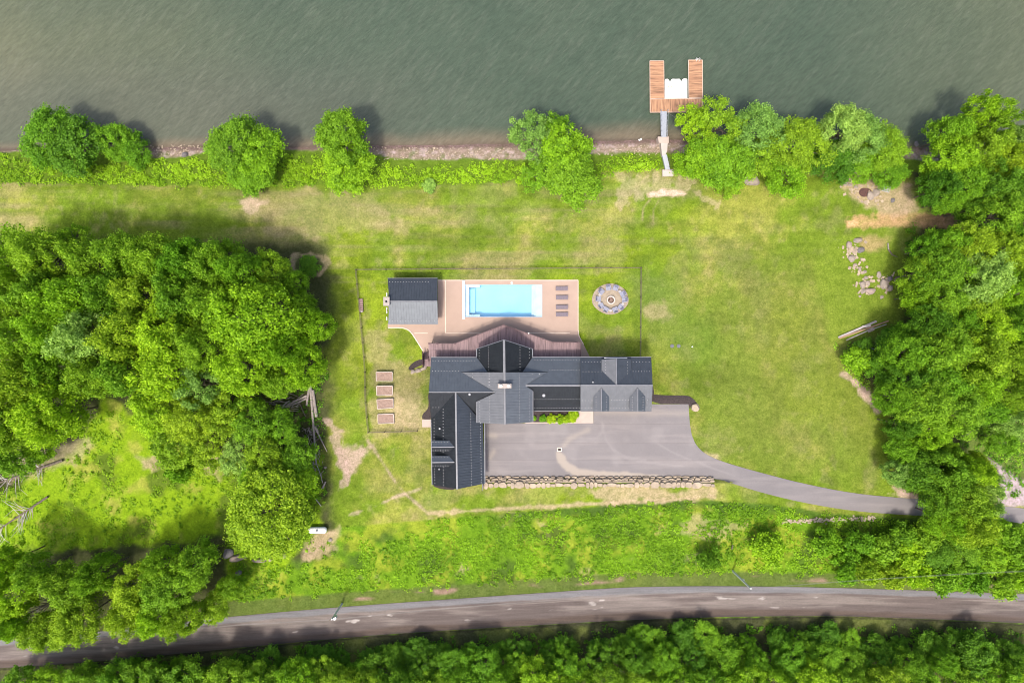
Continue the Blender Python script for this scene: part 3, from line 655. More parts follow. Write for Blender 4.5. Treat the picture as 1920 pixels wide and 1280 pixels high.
# ------------------------------------------------------------------ house
hz = P(945, 735, 0)
house = empty('house', (hz.x, hz.y, 0)); tag(house, 'large lake house with dark standing seam metal roofs and crossing gables', 'house')
def plane3(a, b, c):
    A, B, C = P(*a), P(*b), P(*c); n = (B - A).cross(C - A).normalized()
    if n.z < 0: n = -n
    return A, n
def onplane(px, py, pl, off=0.0):
    """the point of the plane that shows at this photo pixel"""
    A, n = pl; cam_p = Vector((0, 0, H)); d = P(px, py, 0) - cam_p; t = (A + Vector((0, 0, off)) - cam_p).dot(n) / d.dot(n); return cam_p + d * t
def zplane(pl, x, y): A, n = pl; return A.z - ((x - A.x) * n.x + (y - A.y) * n.y) / n.z
def roof(pl, poly, axis, m, parent, name='roof', off=0.0, guards=(), seam=.42, thick=.16, seamw=.045):
    """one roof face; axis = direction of fall (0: x, 1: y). Standing seams are ribs clipped to the outline."""
    pts = [onplane(x, y, pl, off) for x, y in poly]
    b = MB().prism(pts, thick); ca = 1 - axis; lo = min(p[ca] for p in pts); hi = max(p[ca] for p in pts); q = math.floor(lo / seam) * seam + seam
    while q < hi - .04:
        cs = []
        for i in range(len(pts)):
            A, B = pts[i], pts[(i + 1) % len(pts)]
            if (A[ca] - q) * (B[ca] - q) < 0: t = (q - A[ca]) / (B[ca] - A[ca]); cs.append(A + (B - A) * t)
        cs.sort(key=lambda p: p[axis])
        for A, B in zip(cs[::2], cs[1::2]):
            if (B - A).length > .15: b.bar(A + Vector((0, 0, .022)), B + Vector((0, 0, .022)), seamw, .045)
        q += seam
    b.cur = 1
    for (a, c) in guards:                                 # snow guards: short blocks between the seams
        A = onplane(*a, pl, off); B = onplane(*c, pl, off); L = (B - A).length; k = int(L / seam)
        for i in range(k + 1):
            p = A + (B - A) * (i / max(1, k)); b.box((p.x, p.y, p.z + .06), (.085, .085, .08))
    return b.build(name, m, parent, m2=M['guard'])
def ridge(a, c, w=.22, m='trim', off=.05, parent=None):
    return MB().bar(P(*a) + Vector((0, 0, off)), P(*c) + Vector((0, 0, off)), w, .06).build('ridge_cap', M[m], parent or house)
ZR, ZE, ZC = 8.3, 5.5, 9.0
MN = plane3((850, 735, ZR), (820, 735, ZR), (850, 670, ZE))
roof(MN, [(808.5, 670), (894, 670), (914, 697), (864, 697), (930, 735), (804, 735)], 1, M['roof_half_lit'], house, guards=[((812, 676), (890, 676)), ((811, 695.5), (860, 695.5))])
roof(MN, [(998, 670), (1088, 669), (1089, 722.5), (985, 722.5), (1028, 697), (980, 697)], 1, M['roof_half_lit'], house, guards=[((1003, 675), (1086, 675)), ((1030, 693.5), (1086, 693.5))])
CW = plane3((946, 700, ZC), (946, 790, ZC), (893, 760, 7.5)); CE = plane3((946, 700, ZC), (946, 790, ZC), (999, 760, 7.5))
roof(CW, [(946, 697.8), (866, 697.8), (930, 735.5), (893.5, 752.5), (893.5, 792), (946, 795)], 0, M['roof_lit'], house, off=.02, guards=[((917, 700), (917, 721)), ((886, 700), (886, 707)), ((918, 745), (918, 790)), ((899.5, 753), (899.5, 789)), ((917.6, 700), (917.6, 721))])
roof(CE, [(946, 697.8), (1026, 697.8), (984.5, 722.5), (999, 732), (999, 791), (946, 795)], 0, M['roof_half_lit'], house, off=.02, guards=[((974, 702), (974, 789)), ((998, 701), (998, 710)), ((992.5, 736), (992.5, 787))])
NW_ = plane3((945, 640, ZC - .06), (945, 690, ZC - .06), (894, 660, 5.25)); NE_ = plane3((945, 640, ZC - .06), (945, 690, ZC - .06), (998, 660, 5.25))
roof(NW_, [(945, 637), (894, 654), (894, 670), (915, 698.5), (945, 698.5)], 0, M['roof_deep_shade'], house, guards=[((898.5, 656), (898.5, 672)), ((916, 650), (916, 693))])
roof(NE_, [(945, 637), (998, 654), (998, 670), (979, 698.5), (945, 698.5)], 0, M['roof_deep_shade'], house, guards=[((975, 650), (975, 693)), ((992.5, 654), (992.5, 671))])
MSW = plane3((850, 735, ZR), (820, 735, ZR), (830, 786, ZE))
roof(MSW, [(804, 735), (854, 735), (808.3, 786)], 1, M['roof_deep_shade'], house, guards=[((812, 763.5), (823, 763.5))])
roof(MSW, [(854, 735), (930, 735), (898, 753), (893, 779)], 1, M['roof_deep_shade'], house)
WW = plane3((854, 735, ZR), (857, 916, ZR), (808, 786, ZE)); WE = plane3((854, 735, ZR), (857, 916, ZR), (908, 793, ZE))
roof(WW, [(854, 735), (857, 916.5), (810.5, 908.5), (808.3, 786)], 0, M['roof_deep_shade'], house, guards=[((831, 767), (831, 823)), ((814, 786), (814, 825)), ((831.5, 875), (831.5, 909)), ((814.5, 873), (815.5, 905)), ((831, 847.5), (831, 850))])
roof(WE, [(854, 735), (893, 779), (905, 790), (908.8, 906), (857, 916.5)], 0, M['roof_shade'], house, guards=[((882.5, 775), (884, 908)), ((901, 793), (902.5, 904))])
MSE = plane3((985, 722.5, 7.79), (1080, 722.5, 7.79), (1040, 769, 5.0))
roof(MSE, [(985, 722.5), (1089, 722.5), (1089, 769.5), (985, 769.5)], 1, M['roof_deep_shade'], house, guards=[((1002, 748), (1086, 748)), ((1002, 764.5), (1086, 764.5))])
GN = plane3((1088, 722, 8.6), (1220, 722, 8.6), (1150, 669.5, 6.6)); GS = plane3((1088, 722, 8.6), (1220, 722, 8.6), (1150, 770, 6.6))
roof(GN, [(1088, 669.5), (1221, 669.5), (1223.7, 722), (1088.5, 722)], 1, M['roof_shade'], house, off=.0, guards=[((1092, 678), (1126, 678)), ((1093, 696.5), (1127, 696.5)), ((1187, 678), (1217, 678)), ((1187, 696), (1218, 696))])
roof(GS, [(1088.5, 722), (1223.7, 722), (1221.5, 770), (1088.5, 770)], 1, M['roof_lit'], house, guards=[((1092, 750.5), (1110, 750.5)), ((1146, 749.5), (1178, 749.5)), ((1214, 749), (1219, 749)), ((1091, 764.5), (1109, 764.5)), ((1145, 764), (1178, 764)), ((1213, 763.5), (1219, 763.5))])
def wallb(name, x0, x1, y0, y1, z0, ze, zr=None, axis=0, m='siding', parent=None):
    """block under a roof; zr adds gable triangles, ridge along axis"""
    b = MB(); 
    if zr is None: b.box(((x0 + x1) / 2, (y0 + y1) / 2, (z0 + ze) / 2), (x1 - x0, y1 - y0, ze - z0))
    elif axis == 0:
        ym = (y0 + y1) / 2; A = [(x0, y0, z0), (x0, y1, z0), (x0, y1, ze), (x0, ym, zr), (x0, y0, ze)]; B = [(x1,) + p[1:] for p in A]
        b.add(A + B, [(0, 1, 2, 3, 4), (9, 8, 7, 6, 5)] + [(i, 5 + i, 5 + (i + 1) % 5, (i + 1) % 5) for i in range(5)])
    else:
        xm = (x0 + x1) / 2; A = [(x0, y0, z0), (x1, y0, z0), (x1, y0, ze), (xm, y0, zr), (x0, y0, ze)]; B = [(p[0], y1, p[2]) for p in A]
        b.add(A + B, [(0, 1, 2, 3, 4), (9, 8, 7, 6, 5)] + [(i, 5 + i, 5 + (i + 1) % 5, (i + 1) % 5) for i in range(5)])
    return b.build(name, M[m], parent or house)
def W(px, py, z): p = P(px, py, z); return p.x, p.y
I = .40
# main block (ridge east-west)
xa, ya = W(808, 670, ZE); xb, yb = W(925, 786, ZE); wallb('wall', xa + I, xb, yb + I, ya - I - .1, -.2, ZE - .22, ZR - .42, 0)
xa, ya = W(990, 670, ZE); xb, yb = W(1089, 769, 5.0); _, ym = W(0, 722, 7.79); wallb('wall', xa, xb - .05, yb + I + .5, ya - I - .1, -.2, 5.0, None, 0)
xa, ya = W(893, 702, 7.5); xb, yb = W(999, 792, 7.5); wallb('wall', xa + I, xb - I, yb + I, ya, -.2, 7.5 - .2, 8.62, 1)
b = MB(); yy = -4.78; zl = 6.55; xs0, xs1 = W(872, 700, 6.9)[0], W(1020, 700, 6.9)[0]; xm = W(946, 700, 9)[0]
b.add([(xs0, yy, 6.2), (xs1, yy, 6.2), (xs1, yy, 6.6), (xm, yy, 8.78), (xs0, yy, 6.6), (xs0, yy - .2, 6.2), (xs1, yy - .2, 6.2), (xs1, yy - .2, 6.6), (xm, yy - .2, 8.78), (xs0, yy - .2, 6.6)], [(0, 1, 2, 3, 4), (9, 8, 7, 6, 5)] + [(i, 5 + i, 5 + (i + 1) % 5, (i + 1) % 5) for i in range(5)]); b.build('wall', M['siding'], house)
xa, ya = W(894, 654, 5.25); xb, yb = W(998, 700, 5.25); wallb('wall', xa + I, xb - I, yb, ya - .5, -.2, 5.0, 8.45, 1)
# wing and garage
xa, ya = W(809, 740, ZE); xb, yb = W(908.5, 907, ZE); wallb('wall', xa + I, xb - I, yb + .5, ya, 1.5, ZE - .2, ZR - .4, 1)
xa, ya = W(1089, 669.5, 6.6); xb, yb = W(1221.5, 770, 6.6); wallb('wall', xa + .15, xb - I, yb + I, ya - I, -.2, 6.35, 8.2, 0)
def dormer(pts_ridge, zr, e1, e2, ze, ax, polys, mats, wall, gd=(None, None)):
    d1 = plane3((*pts_ridge[0], zr), (*pts_ridge[1], zr), (*e1, ze)); d2 = plane3((*pts_ridge[0], zr), (*pts_ridge[1], zr), (*e2, ze))
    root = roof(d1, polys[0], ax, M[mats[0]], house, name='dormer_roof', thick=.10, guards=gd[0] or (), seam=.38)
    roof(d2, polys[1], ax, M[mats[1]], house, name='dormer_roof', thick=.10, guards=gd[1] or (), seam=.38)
    MB().bar(P(*pts_ridge[0], zr + .04), P(*pts_ridge[1], zr + .04), .14, .05).build('ridge_cap', M['trim'], house)
    wallb('dormer_wall', *wall, house)
for rx, w1, w2 in ((1127.5, 1112.5, 1142), (1195.8, 1180.3, 1210)):
    X0, Y0 = W(w1 + 2, 768, 7.7); X1, _ = W(w2 - 2, 768, 7.7); _, Y1 = W(0, 740, 7.7)
    dormer(((rx, 770.3), (rx, 728)), 8.48, (w1, 755), (w2, 755), 7.72, 0, ([(rx, 770.5), (rx, 727.5), (w1, 742), (w1, 770.5)], [(rx, 770.5), (rx, 727.5), (w2, 742), (w2, 770.5)]), ('roof_lit', 'roof_half_lit'), (X0, X1, Y0, Y1, 6.6, 7.62, 8.30, 1, 'siding'),
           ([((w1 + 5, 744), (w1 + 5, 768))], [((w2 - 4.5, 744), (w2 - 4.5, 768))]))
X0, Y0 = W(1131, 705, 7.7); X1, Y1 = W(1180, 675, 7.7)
dormer(((1155.7, 672), (1155.7, 721.5)), 8.56, (1128, 690), (1183.4, 690), 7.55, 0, ([(1155.7, 672.5), (1128, 674), (1128, 702), (1155.7, 721.5)], [(1155.7, 672.5), (1183.4, 673), (1183.4, 702), (1155.7, 721.5)]), ('roof_lit', 'roof_shade'), (X0, X1, Y0, Y1, 6.0, 7.42, 8.35, 1, 'siding'),
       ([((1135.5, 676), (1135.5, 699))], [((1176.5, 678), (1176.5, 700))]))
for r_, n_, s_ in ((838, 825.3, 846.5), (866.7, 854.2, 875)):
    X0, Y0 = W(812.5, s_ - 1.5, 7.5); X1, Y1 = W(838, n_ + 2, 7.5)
    dormer(((810, r_), (852, r_ - .5)), 8.15, (825, n_), (825, s_), 7.5, 1, ([(810, r_), (852, r_ - .5), (842, n_), (810, n_)], [(810, r_), (852, r_ - .5), (842, s_ + .4), (810.5, s_)]), ('roof_half_lit', 'roof_deep_shade'), (X0, X1, Y0, Y1, 5.6, 7.40, 7.98, 0, 'siding'),
           ([((812, n_ + 2.6), (839, n_ + 2.6))], [((812, s_ - 2.4), (840, s_ - 2.4))]))
ridge((945, 637, ZC - .02), (945.6, 698, ZC), .34); ridge((945.8, 698, ZC), (946.2, 719, ZC), .30); ridge((946.2, 727, ZC), (946.8, 795, ZC), .24)
ridge((804, 735, ZR), (929, 735, ZR), .14); ridge((854.3, 736, ZR), (857, 916.5, ZR), .24); ridge((985, 722.6, 7.82), (1088, 722.6, 7.82), .26); ridge((1088.5, 722, 8.6), (1223.7, 722, 8.6), .20)
def edge(a, c, pl=None, w=.10, name='gutter', m='trim'):
    return MB().bar(P(*a), P(*c), w, .12).build(name, M[m], house)
edge((808.5, 669.6, ZE), (894, 669.6, ZE)); edge((998, 669.3, ZE), (1088, 668.7, ZE)); edge((1088, 669.2, 6.6), (1221, 669.2, 6.6)); edge((1001, 770, 5), (1088, 770, 5)); edge((1088.5, 770.5, 6.6), (1221.5, 770.5, 6.6), w=.08)
edge((808, 786, ZE), (810.2, 908.5, ZE), w=.12); edge((908.9, 793, ZE), (909.2, 906, ZE), w=.14); edge((893.2, 753, 7.5), (893.2, 792, 7.5), w=.08); edge((999.3, 733, 7.5), (999.3, 791, 7.5), w=.12)
edge((893.6, 654, 5.25), (893.6, 669, 5.25), w=.16); edge((998.4, 654, 5.25), (998.4, 669, 5.25), w=.16); edge((893.6, 654, 5.2), (945, 636.8, ZC), w=.12, name='rake_trim'); edge((998.4, 654, 5.2), (945, 636.8, ZC), w=.12, name='rake_trim')
edge((1133, 671, 7.2), (1176, 671, 7.2), w=.16, name='dormer_ledge', m='white')
ch = MB(); a = P(933.4, 719, 10); c = P(959, 727.5, 10); ch.box(((a.x + c.x) / 2, (a.y + c.y) / 2, 9.2), (c.x - a.x, a.y - c.y, 1.7)); ch = ch.build('chimney', M['chim'], house, bevel=.03)
for px in (939, 953.6):
    p = P(px, 723.4, 10.2); f = MB().tube((p.x, p.y, 10.05), (p.x, p.y, 10.3), .19, n=14).tube((p.x, p.y, 10.3), (p.x, p.y, 10.36), .24, n=14).build('flue_cap', M['white'], ch)
def vent(px, py, pl, r=.12):
    p = onplane(px, py, pl, .2); MB().tube((p.x, p.y, p.z - .4), (p.x, p.y, p.z + .15), r, n=10).tube((p.x, p.y, p.z + .15), (p.x, p.y, p.z + .22), r * 1.4, r * .7, n=10).build('roof_vent', M['guard'], house)
vent(880.5, 739, MSW, .14); vent(1019.5, 741, MSE, .18); vent(824.5, 803, WW); vent(823.5, 879, WW, .09); vent(1111.5, 716, GN, .10); vent(1011.5, 701, MN, .07)
def window(x, y, z, w, h, face, parent=None):
    """face: 0 north, 1 south, 2 west, 3 east"""
    d = .06; sz = {0: (w, d, h), 1: (w, d, h), 2: (d, w, h), 3: (d, w, h)}[face]; o_ = {0: (0, .03), 1: (0, -.03), 2: (-.03, 0), 3: (.03, 0)}[face]
    f = MB().box((x + o_[0], y + o_[1], z), tuple(s + (.16 if s > .1 else 0) for s in sz)).build('window', M['white'], house)
    MB().box((x + o_[0] * 2.2, y + o_[1] * 2.2, z), sz).build('pane', M['glass'], f)
_, yn = W(0, 654, 5.25)
for xx, zz, hh in ((-3.2, 4.3, 2.2), (-1.3, 4.9, 3.2), (.7, 4.3, 2.2), (-3.2, 1.3, 2.0), (-1.3, 1.3, 2.0), (.7, 1.3, 2.0)): window(xx, yn - .5, zz, 1.5, hh, 0)
_, yn = W(0, 670, ZE)
for xx in (-11, -8.5, -6, 5, 7.5, 10): window(xx, yn - I - .1, 4.2, 1.3, 1.5, 0)
xg, ys_ = W(1150, 770, 6.6)
for xx in (12.5, 16.2, 19.9): MB().box((xx, ys_ + I - .03, 3.75), (2.9, .08, 2.4)).build('garage_door', M['trim'], house)
xw, _ = W(908.5, 800, ZE)
for yy in (-15.0, -18.5, -22.0): MB().box((xw - I + .03, yy, 3.75), (.08, 2.8, 2.4)).build('garage_door', M['trim'], house)
xw, _ = W(809, 800, ZE)
for yy in (-13.0, -16.0, -21.0): window(xw + I, yy, 4.2, 1.1, 1.3, 2)
_, ysw = W(0, 907, ZE); window(-8.6, ysw + .5, 4.4, 1.4, 1.4, 1)

# deck, rail, steps
DZ = 3.0
deck = empty('deck', (*W(945, 655, 0), 0)); tag(deck, 'raised mauve board deck with pointed front between house and pool terrace', 'deck')
dp = [(803.5, 643.5), (853.5, 643.8), (944.5, 609), (1036, 641.3), (1088, 641.8), (1088, 673), (817, 673), (817, 656), (803.5, 656)]
MB().prism([P(x, y, DZ) for x, y in dp], .28).build('deck_boards', M['deck'], deck)
MB().prism([P(x, y, DZ - .18) for x, y in [(803.5, 656.2), (816.8, 656.2), (816.8, 673), (803.5, 673)]], .2).build('deck_landing', M['deck'], deck)
railpts = [(803.5, 643.5), (853.5, 643.8), (944.5, 609), (1036, 641.3), (1088, 641.8), (1088, 668)]
b = MB()
for a, c in zip(railpts[:-1], railpts[1:]):
    A, C_ = P(*a, DZ), P(*c, DZ); b.bar(A + Vector((0, 0, .98)), C_ + Vector((0, 0, .98)), .09, .05); b.bar(A + Vector((0, 0, .12)), C_ + Vector((0, 0, .12)), .05, .05)
    k = int((C_ - A).length / .14)
    for i in range(1, k): q = A + (C_ - A) * i / k; b.bar(q + Vector((0, 0, .12)), q + Vector((0, 0, .96)), .02, .02)
b.build('railing', M['deckrail'], deck)
for x, y in ((806, 643.7), (820.5, 643.8), (853.5, 643.8), (875.5, 635.4), (897, 627), (920.5, 618), (944.5, 609), (967.5, 617.3), (990, 625), (1017.5, 634.6), (1036, 641.3), (1062, 641.5), (1083, 641.7)):
    p = P(x, y, DZ); MB().bar((p.x, p.y, .05), (p.x, p.y, DZ + 1.0), .16, .16).box((p.x, p.y, DZ + 1.06), (.24, .24, .12)).build('post', M['deckrail'], deck)
p = P(990.8, 624.6, DZ); MB().box((p.x, p.y, DZ + 1.07), (.2, .2, .16)).build('post_lamp', M['white'], deck)
b = MB()
for k in range(7):                                        # steps from the lower landing down to the terrace
    z = 1.75 - k * .24; A = P(793.5, 673 - k * 1.85, z); C_ = P(802.5, 673 - k * 1.85, z); b.box(((A.x + C_.x) / 2, (A.y + C_.y) / 2, z - .03), (C_.x - A.x, .26, .06))
b.build('stair_treads', M['deck'], deck)
MB().prism([P(x, y, 1.95) for x, y in [(793, 673.5), (808, 673.5), (808, 687), (793, 686)]], .25).build('lower_landing', M['deck'], deck)
b = MB(); b.bar(P(793, 661, 1.2), P(793, 686, 2.9), .10, .9); b.bar(P(803, 657, 1.4), P(803.4, 674, 2.9), .10, .9); b.build('stair_railing', M['deckrail'], deck)
b = MB()
for x in (812, 850, 880, 910, 980, 1010, 1045, 1080): p = P(x, 660, DZ - .3); b.bar((p.x, p.y, 0), (p.x, p.y, DZ - .28), .15, .15)
b.build('deck_support', M['deckrail'], deck)

# pool house
ph = empty('pool_house', (*W(774, 565, 0), 0)); tag(ph, 'small pool house with blue grey metal gable roof and square chimney', 'pool house')
PN = plane3((740, 564.8, 4.6), (810, 564.8, 4.6), (770, 522, 3.0)); PS = plane3((740, 564.8, 4.6), (810, 564.8, 4.6), (770, 608, 3.0))
roof(PN, [(726.8, 522), (820.3, 521.8), (820, 564.8), (730, 564.8)], 1, M['roof_shade'], ph, guards=[((731, 528.5), (803, 528))])
roof(PS, [(730, 564.8), (820, 564.8), (821, 607.8), (728, 607.8)], 1, M['roof_half_lit'], ph, guards=[((731, 601), (820, 600.8))])
MB().bar(P(730, 564.8, 4.65), P(820, 564.8, 4.65), .2, .06).build('ridge_cap', M['trim'], ph)
xa, ya = W(727, 522, 3); xb, yb = W(820.5, 608, 3); wallb('wall', xa + .25, xb - .5, yb + .4, ya - .35, -.1, 2.8, 4.28, 0, 'siding', ph)
a = P(718.6, 556.6, 5.2); c = P(730.2, 573.2, 5.2)
chm = MB().box(((a.x + c.x) / 2, (a.y + c.y) / 2, 2.5), (c.x - a.x - .15, a.y - c.y - .15, 5.0)).box(((a.x + c.x) / 2, (a.y + c.y) / 2, 5.08), (c.x - a.x, a.y - c.y, .16)).build('chimney', M['chim'], ph)
p = P(724, 565, 5.3); MB().tube((p.x, p.y, 5.1), (p.x, p.y, 5.19), .17, n=14).build('flue', M['hole'], chm)  # solid disc; the dark of the flue mouth is painted black
MB().bar(P(726.8, 521.7, 3), P(820.3, 521.5, 3), .08, .12).build('gutter', M['trim'], ph)
for yy in (552, 580, 584, 597): p = P(725.4, yy, 2.2); MB().box((p.x, p.y, 2.2), (.16, .5, .3)).build('wall_fitting', M['white'], ph)

# ------------------------------------------------------------------ garden things
fp = empty('fire_pit', G(1145, 562.8)); tag(fp, 'round pale ring fire pit with charred logs in the gravel circle', 'fire pit')
o = sheet('gravel_circle', [(1144.3 + 34.3 * math.cos(t) * (1 + .015 * math.sin(5 * t)), 560.5 + 28.6 * math.sin(t) * (1 + .02 * math.cos(4 * t))) for t in np.linspace(0, 2 * math.pi, 44)[:-1]], 0, M['gravel'], flatz=.04, drape=False); o['kind'] = 'structure'
c0 = Vector((fp.location.x, fp.location.y, 0))
b = MB(); n = 28
vs = []
for r, z in ((.50, 0), (.50, .42), (.70, .42), (.70, 0)): vs += [(c0.x + r * math.cos(2 * math.pi * i / n), c0.y + r * math.sin(2 * math.pi * i / n), z) for i in range(n)]
b.add(vs, [(k * n + i, k * n + (i + 1) % n, (k + 1) * n + (i + 1) % n, (k + 1) * n + i) for k in range(3) for i in range(n)]); b.build('ring', M['bulb'], fp)
b = MB(); b.tube((c0.x, c0.y, .03), (c0.x, c0.y, .15), .5, n=20); b.build('ash_bed', M['ash'], fp)
b = MB()
for k in range(7): a_ = random.uniform(0, 3.1); d_ = Vector((math.cos(a_), math.sin(a_), 0)) * .36; e_ = Vector((random.uniform(-.12, .12), random.uniform(-.12, .12), .2 + k * .02)); b.tube(c0 + e_ - d_, c0 + e_ + d_, .05, n=6)
b.build('logs', M['soil'], fp)
def make_chair():
    r = empty('garden_chair', (0, 0, 0)); tag(r, '', 'garden chair', 'garden chairs in a ring around the fire pit')     # faces +x
    b = MB()
    for k in range(5): b.bar((-.18 + k * .12, -.26, .36 + k * .012), (-.18 + k * .12, .26, .36 + k * .012), .105, .025)
    b.build('seat', M['chairlt'], r)
    b = MB()
    for k in range(5): y = -.22 + k * .11; b.bar((-.20, y, .34), (-.56, y * 1.15, 1.0 - abs(k - 2) * .05), .09, .025)
    b.build('backrest', M['chair'], r)
    for s_ in (-1, 1):
        MB().box((-.02, s_ * .36, .58), (.76, .13, .03)).build('armrest', M['chairlt'], r)
        MB().box((.30, s_ * .33, .28), (.07, .05, .56)).build('leg', M['chair'], r)
        MB().bar((.32, s_ * .28, .36), (-.48, s_ * .28, .04), .04, .12).build('leg', M['chair'], r)
    return r
proto = make_chair()
chs = [(1141, 540, 'at the top of the ring, left of the two'), (1154, 540.5, 'at the top of the ring, right of the two'), (1167, 551.5, 'at the upper right of the ring'), (1170.3, 561.5, 'at the far right of the ring'),
       (1163, 575.5, 'at the lower right of the ring'), (1153, 580, 'at the bottom of the ring, right of the small table'), (1136.5, 579.5, 'at the bottom of the ring, left of the small table'), (1128, 573, 'at the lower left of the ring'), (1122.5, 560.5, 'at the far left of the ring'), (1128, 547, 'at the upper left of the ring')]
for i, (x, y, w_) in enumerate(chs):
    q = P(x, y, .5); q.z = .05; a_ = math.atan2(c0.y - q.y, c0.x - q.x); lb = 'blue grey wooden garden chair ' + w_
    if i == 0: proto.location = q; proto.rotation_euler = (0, 0, a_); proto['label'] = lb
    else: copy_thing(proto, lb, q, a_)
st = empty('side_table', (0, 0, 0)); tag(st, '', 'side table', 'small side tables between the fire pit chairs')
MB().tube((0, 0, .46), (0, 0, .50), .24, n=12).build('table_top', M['tablept'], st)
for a_ in (0.5, 2.6, 4.7): MB().bar((.17 * math.cos(a_), .17 * math.sin(a_), 0), (.13 * math.cos(a_), .13 * math.sin(a_), .46), .04, .04).build('leg', M['chair'], st)
for i, (x, y, w_) in enumerate(((1162, 546.5, 'between the two upper right chairs'), (1124.5, 552.6, 'between the far left and upper left chairs'), (1144.7, 582, 'at the very bottom of the ring'), (1124, 568, 'between the far left and lower left chairs'), (1167.6, 570, 'between the far right and lower right chairs'))):
    q = P(x, y, .5); q.z = .05; lb = 'small pale side table ' + w_
    if i == 0: st.location = q; st['label'] = lb
    else: copy_thing(st, lb, q)

# raised beds
bedn = ['northernmost of the four raised beds, plain brown soil', 'second raised bed from the north, dark marks in the soil', 'third raised bed from the north, set slightly askew', 'southernmost of the four raised beds, nearest the fence corner']
for i, q in enumerate(([(705, 697.5), (735.5, 697.5), (735.3, 714.8), (705.5, 714.8)], [(706, 723.5), (735.8, 723), (735.8, 740.5), (706.5, 741.2)], [(706.5, 749), (736.8, 747.2), (737.2, 764.2), (707.5, 766.8)], [(708.2, 776.6), (738, 775.8), (738.6, 793), (708.8, 794)])):
    cc = G(sum(a[0] for a in q) / 4, sum(a[1] for a in q) / 4); zt = cc.z + .38; r = empty('raised_bed', cc); tag(r, bedn[i], 'raised bed', 'raised garden beds in the fenced yard')
    pp = [P(x, y, zt) for x, y in q]; b = MB()
    for k in range(4):
        A, B = pp[k].copy(), pp[(k + 1) % 4].copy(); d_ = (B - A).normalized() * .045; A.z = B.z = zt - .27; b.bar(A - d_, B + d_, .08, .55)
    b.build('frame', M['bedframe'], r)
    MB().prism([p.lerp(sum(pp, Vector()) / 4, .03) - Vector((0, 0, .09)) for p in pp], .4).build('soil', M['soil'], r)

# fence
def fence_run(root, pts, posts):
    P3 = [G(*p) for p in pts]; rb = MB()
    for A, B in zip(P3[:-1], P3[1:]):
        L = (B - A).length; k = max(1, round(L / 2.5)); prev = None
        for i in range(k + 1):
            q = A + (B - A) * i / k; q.z = h1(q.x, q.y)
            if i > 0 or A is P3[0]: MB().box((q.x, q.y, q.z + .62), (.09, .09, 1.25)).build('post', M['fence'], root)
            if prev is not None:
                for zz in (.18, .62, 1.08): rb.bar(prev + Vector((0, 0, zz)), q + Vector((0, 0, zz)), .035, .07)
            prev = q
    rb.build('rail', M['fence'], root)
f0 = G(668, 506); fe = empty('yard_fence', f0); tag(fe, 'thin dark post and rail fence enclosing the pool yard on three sides', 'fence')
fence_run(fe, [(783, 807), (692, 809.5), (668.5, 506), (1201, 502.5), (1199.5, 669)], 0)
q = G(677, 573); wp = empty('brick_stack', q); tag(wp, 'low stack of reddish blocks beside the west fence', 'brick stack')
b = MB()
for k in range(7): p = G(677.3 + k * .15, 562 + k * 3.4); b.box((p.x, p.y, p.z + .2), (.62, .24, .4), jit=.12)
b.build('blocks', mat('reddish_block', (.36, .24, .22), (.20, .13, .13), 6, .9), wp); p = G(678.5, 584); MB().box((p.x, p.y, p.z + .25), (.4, .3, .5), jit=.15).build('pale_block', M['chim'], wp)

# mulch, kerbs, planting bed
for nm, poly, m_ in (('mulch_bed', [(1221, 737), (1228, 740), (1262, 741), (1290, 741), (1300, 747), (1308, 757), (1305, 760), (1297, 758), (1293, 768), (1291.5, 757), (1221, 757)], 'mulch'),
                 ('mulch_bed', [(1218, 700), (1224, 722), (1227, 738), (1221, 757), (1214, 757), (1214, 700)], 'mulch'),
                 ('mulch_bed', [(765, 692), (768, 686), (775, 679), (784, 674.5), (792.5, 673.5), (793, 683), (786, 686), (778, 690), (770, 694.5)], 'mulch'),
                 ('mulch_bed', [(802, 735), (812, 735), (812, 786), (791, 786), (792, 776), (801, 768), (804, 760)], 'mulch'),
                 ('mulch_bed', [(813, 908), (813, 912), (830, 917), (856, 918), (856, 905)], 'mulch')):
    o = sheet(nm, smooth_poly(poly, 1), .045, M[m_]); o['kind'] = 'structure'
o = sheet('door_slab', [(791, 786), (812, 786), (812, 800.5), (791.5, 800.5)], .10, M['concpink'], thick=.1); o['kind'] = 'structure'
o = sheet('front_walk', [(1079, 772), (1088, 765), (1112.3, 765), (1112.3, 793), (1068, 793), (1077, 788), (1083, 781)], 0, M['concpink'], flatz=2.53, thick=.12, drape=False); o['kind'] = 'structure'
o = sheet('planting_bed', [(990, 760), (1088, 760), (1083, 781), (1077, 788), (1068, 791.5), (990, 791.5)], 0, M['mulch'], flatz=2.50, drape=False); o['kind'] = 'structure'
o = sheet('kerb_strip', [(985, 791.2), (1090, 791.2), (1090, 793.2), (985, 793.2)], 0, M['concpink'], flatz=2.56, thick=.12, drape=False); o['kind'] = 'structure'
g = empty('drain_grate', P(1049, 842.5, 2.46)); tag(g, 'dark square drain grate with pale concrete collar set in the driveway', 'drain')
p = g.location; b = MB()
for dx, dy, w_, h_ in ((-.33, 0, .12, .66), (.33, 0, .12, .66), (0, -.27, .54, .12), (0, .27, .54, .12)): b.box((p.x + dx, p.y + dy, p.z + .01), (w_, h_, .04))
b.build('collar', M['joint'], g); b = MB(); b.box((p.x, p.y, p.z + .001), (.56, .44, .02))
b.build('pit', M['hole'], g); b = MB()  # flat plate; shade below the bars is only its black colour
for k in range(4): b.box((p.x - .2 + k * .13, p.y, p.z + .018), (.05, .42, .02))
b.build('bars', M['deckrail'], g)
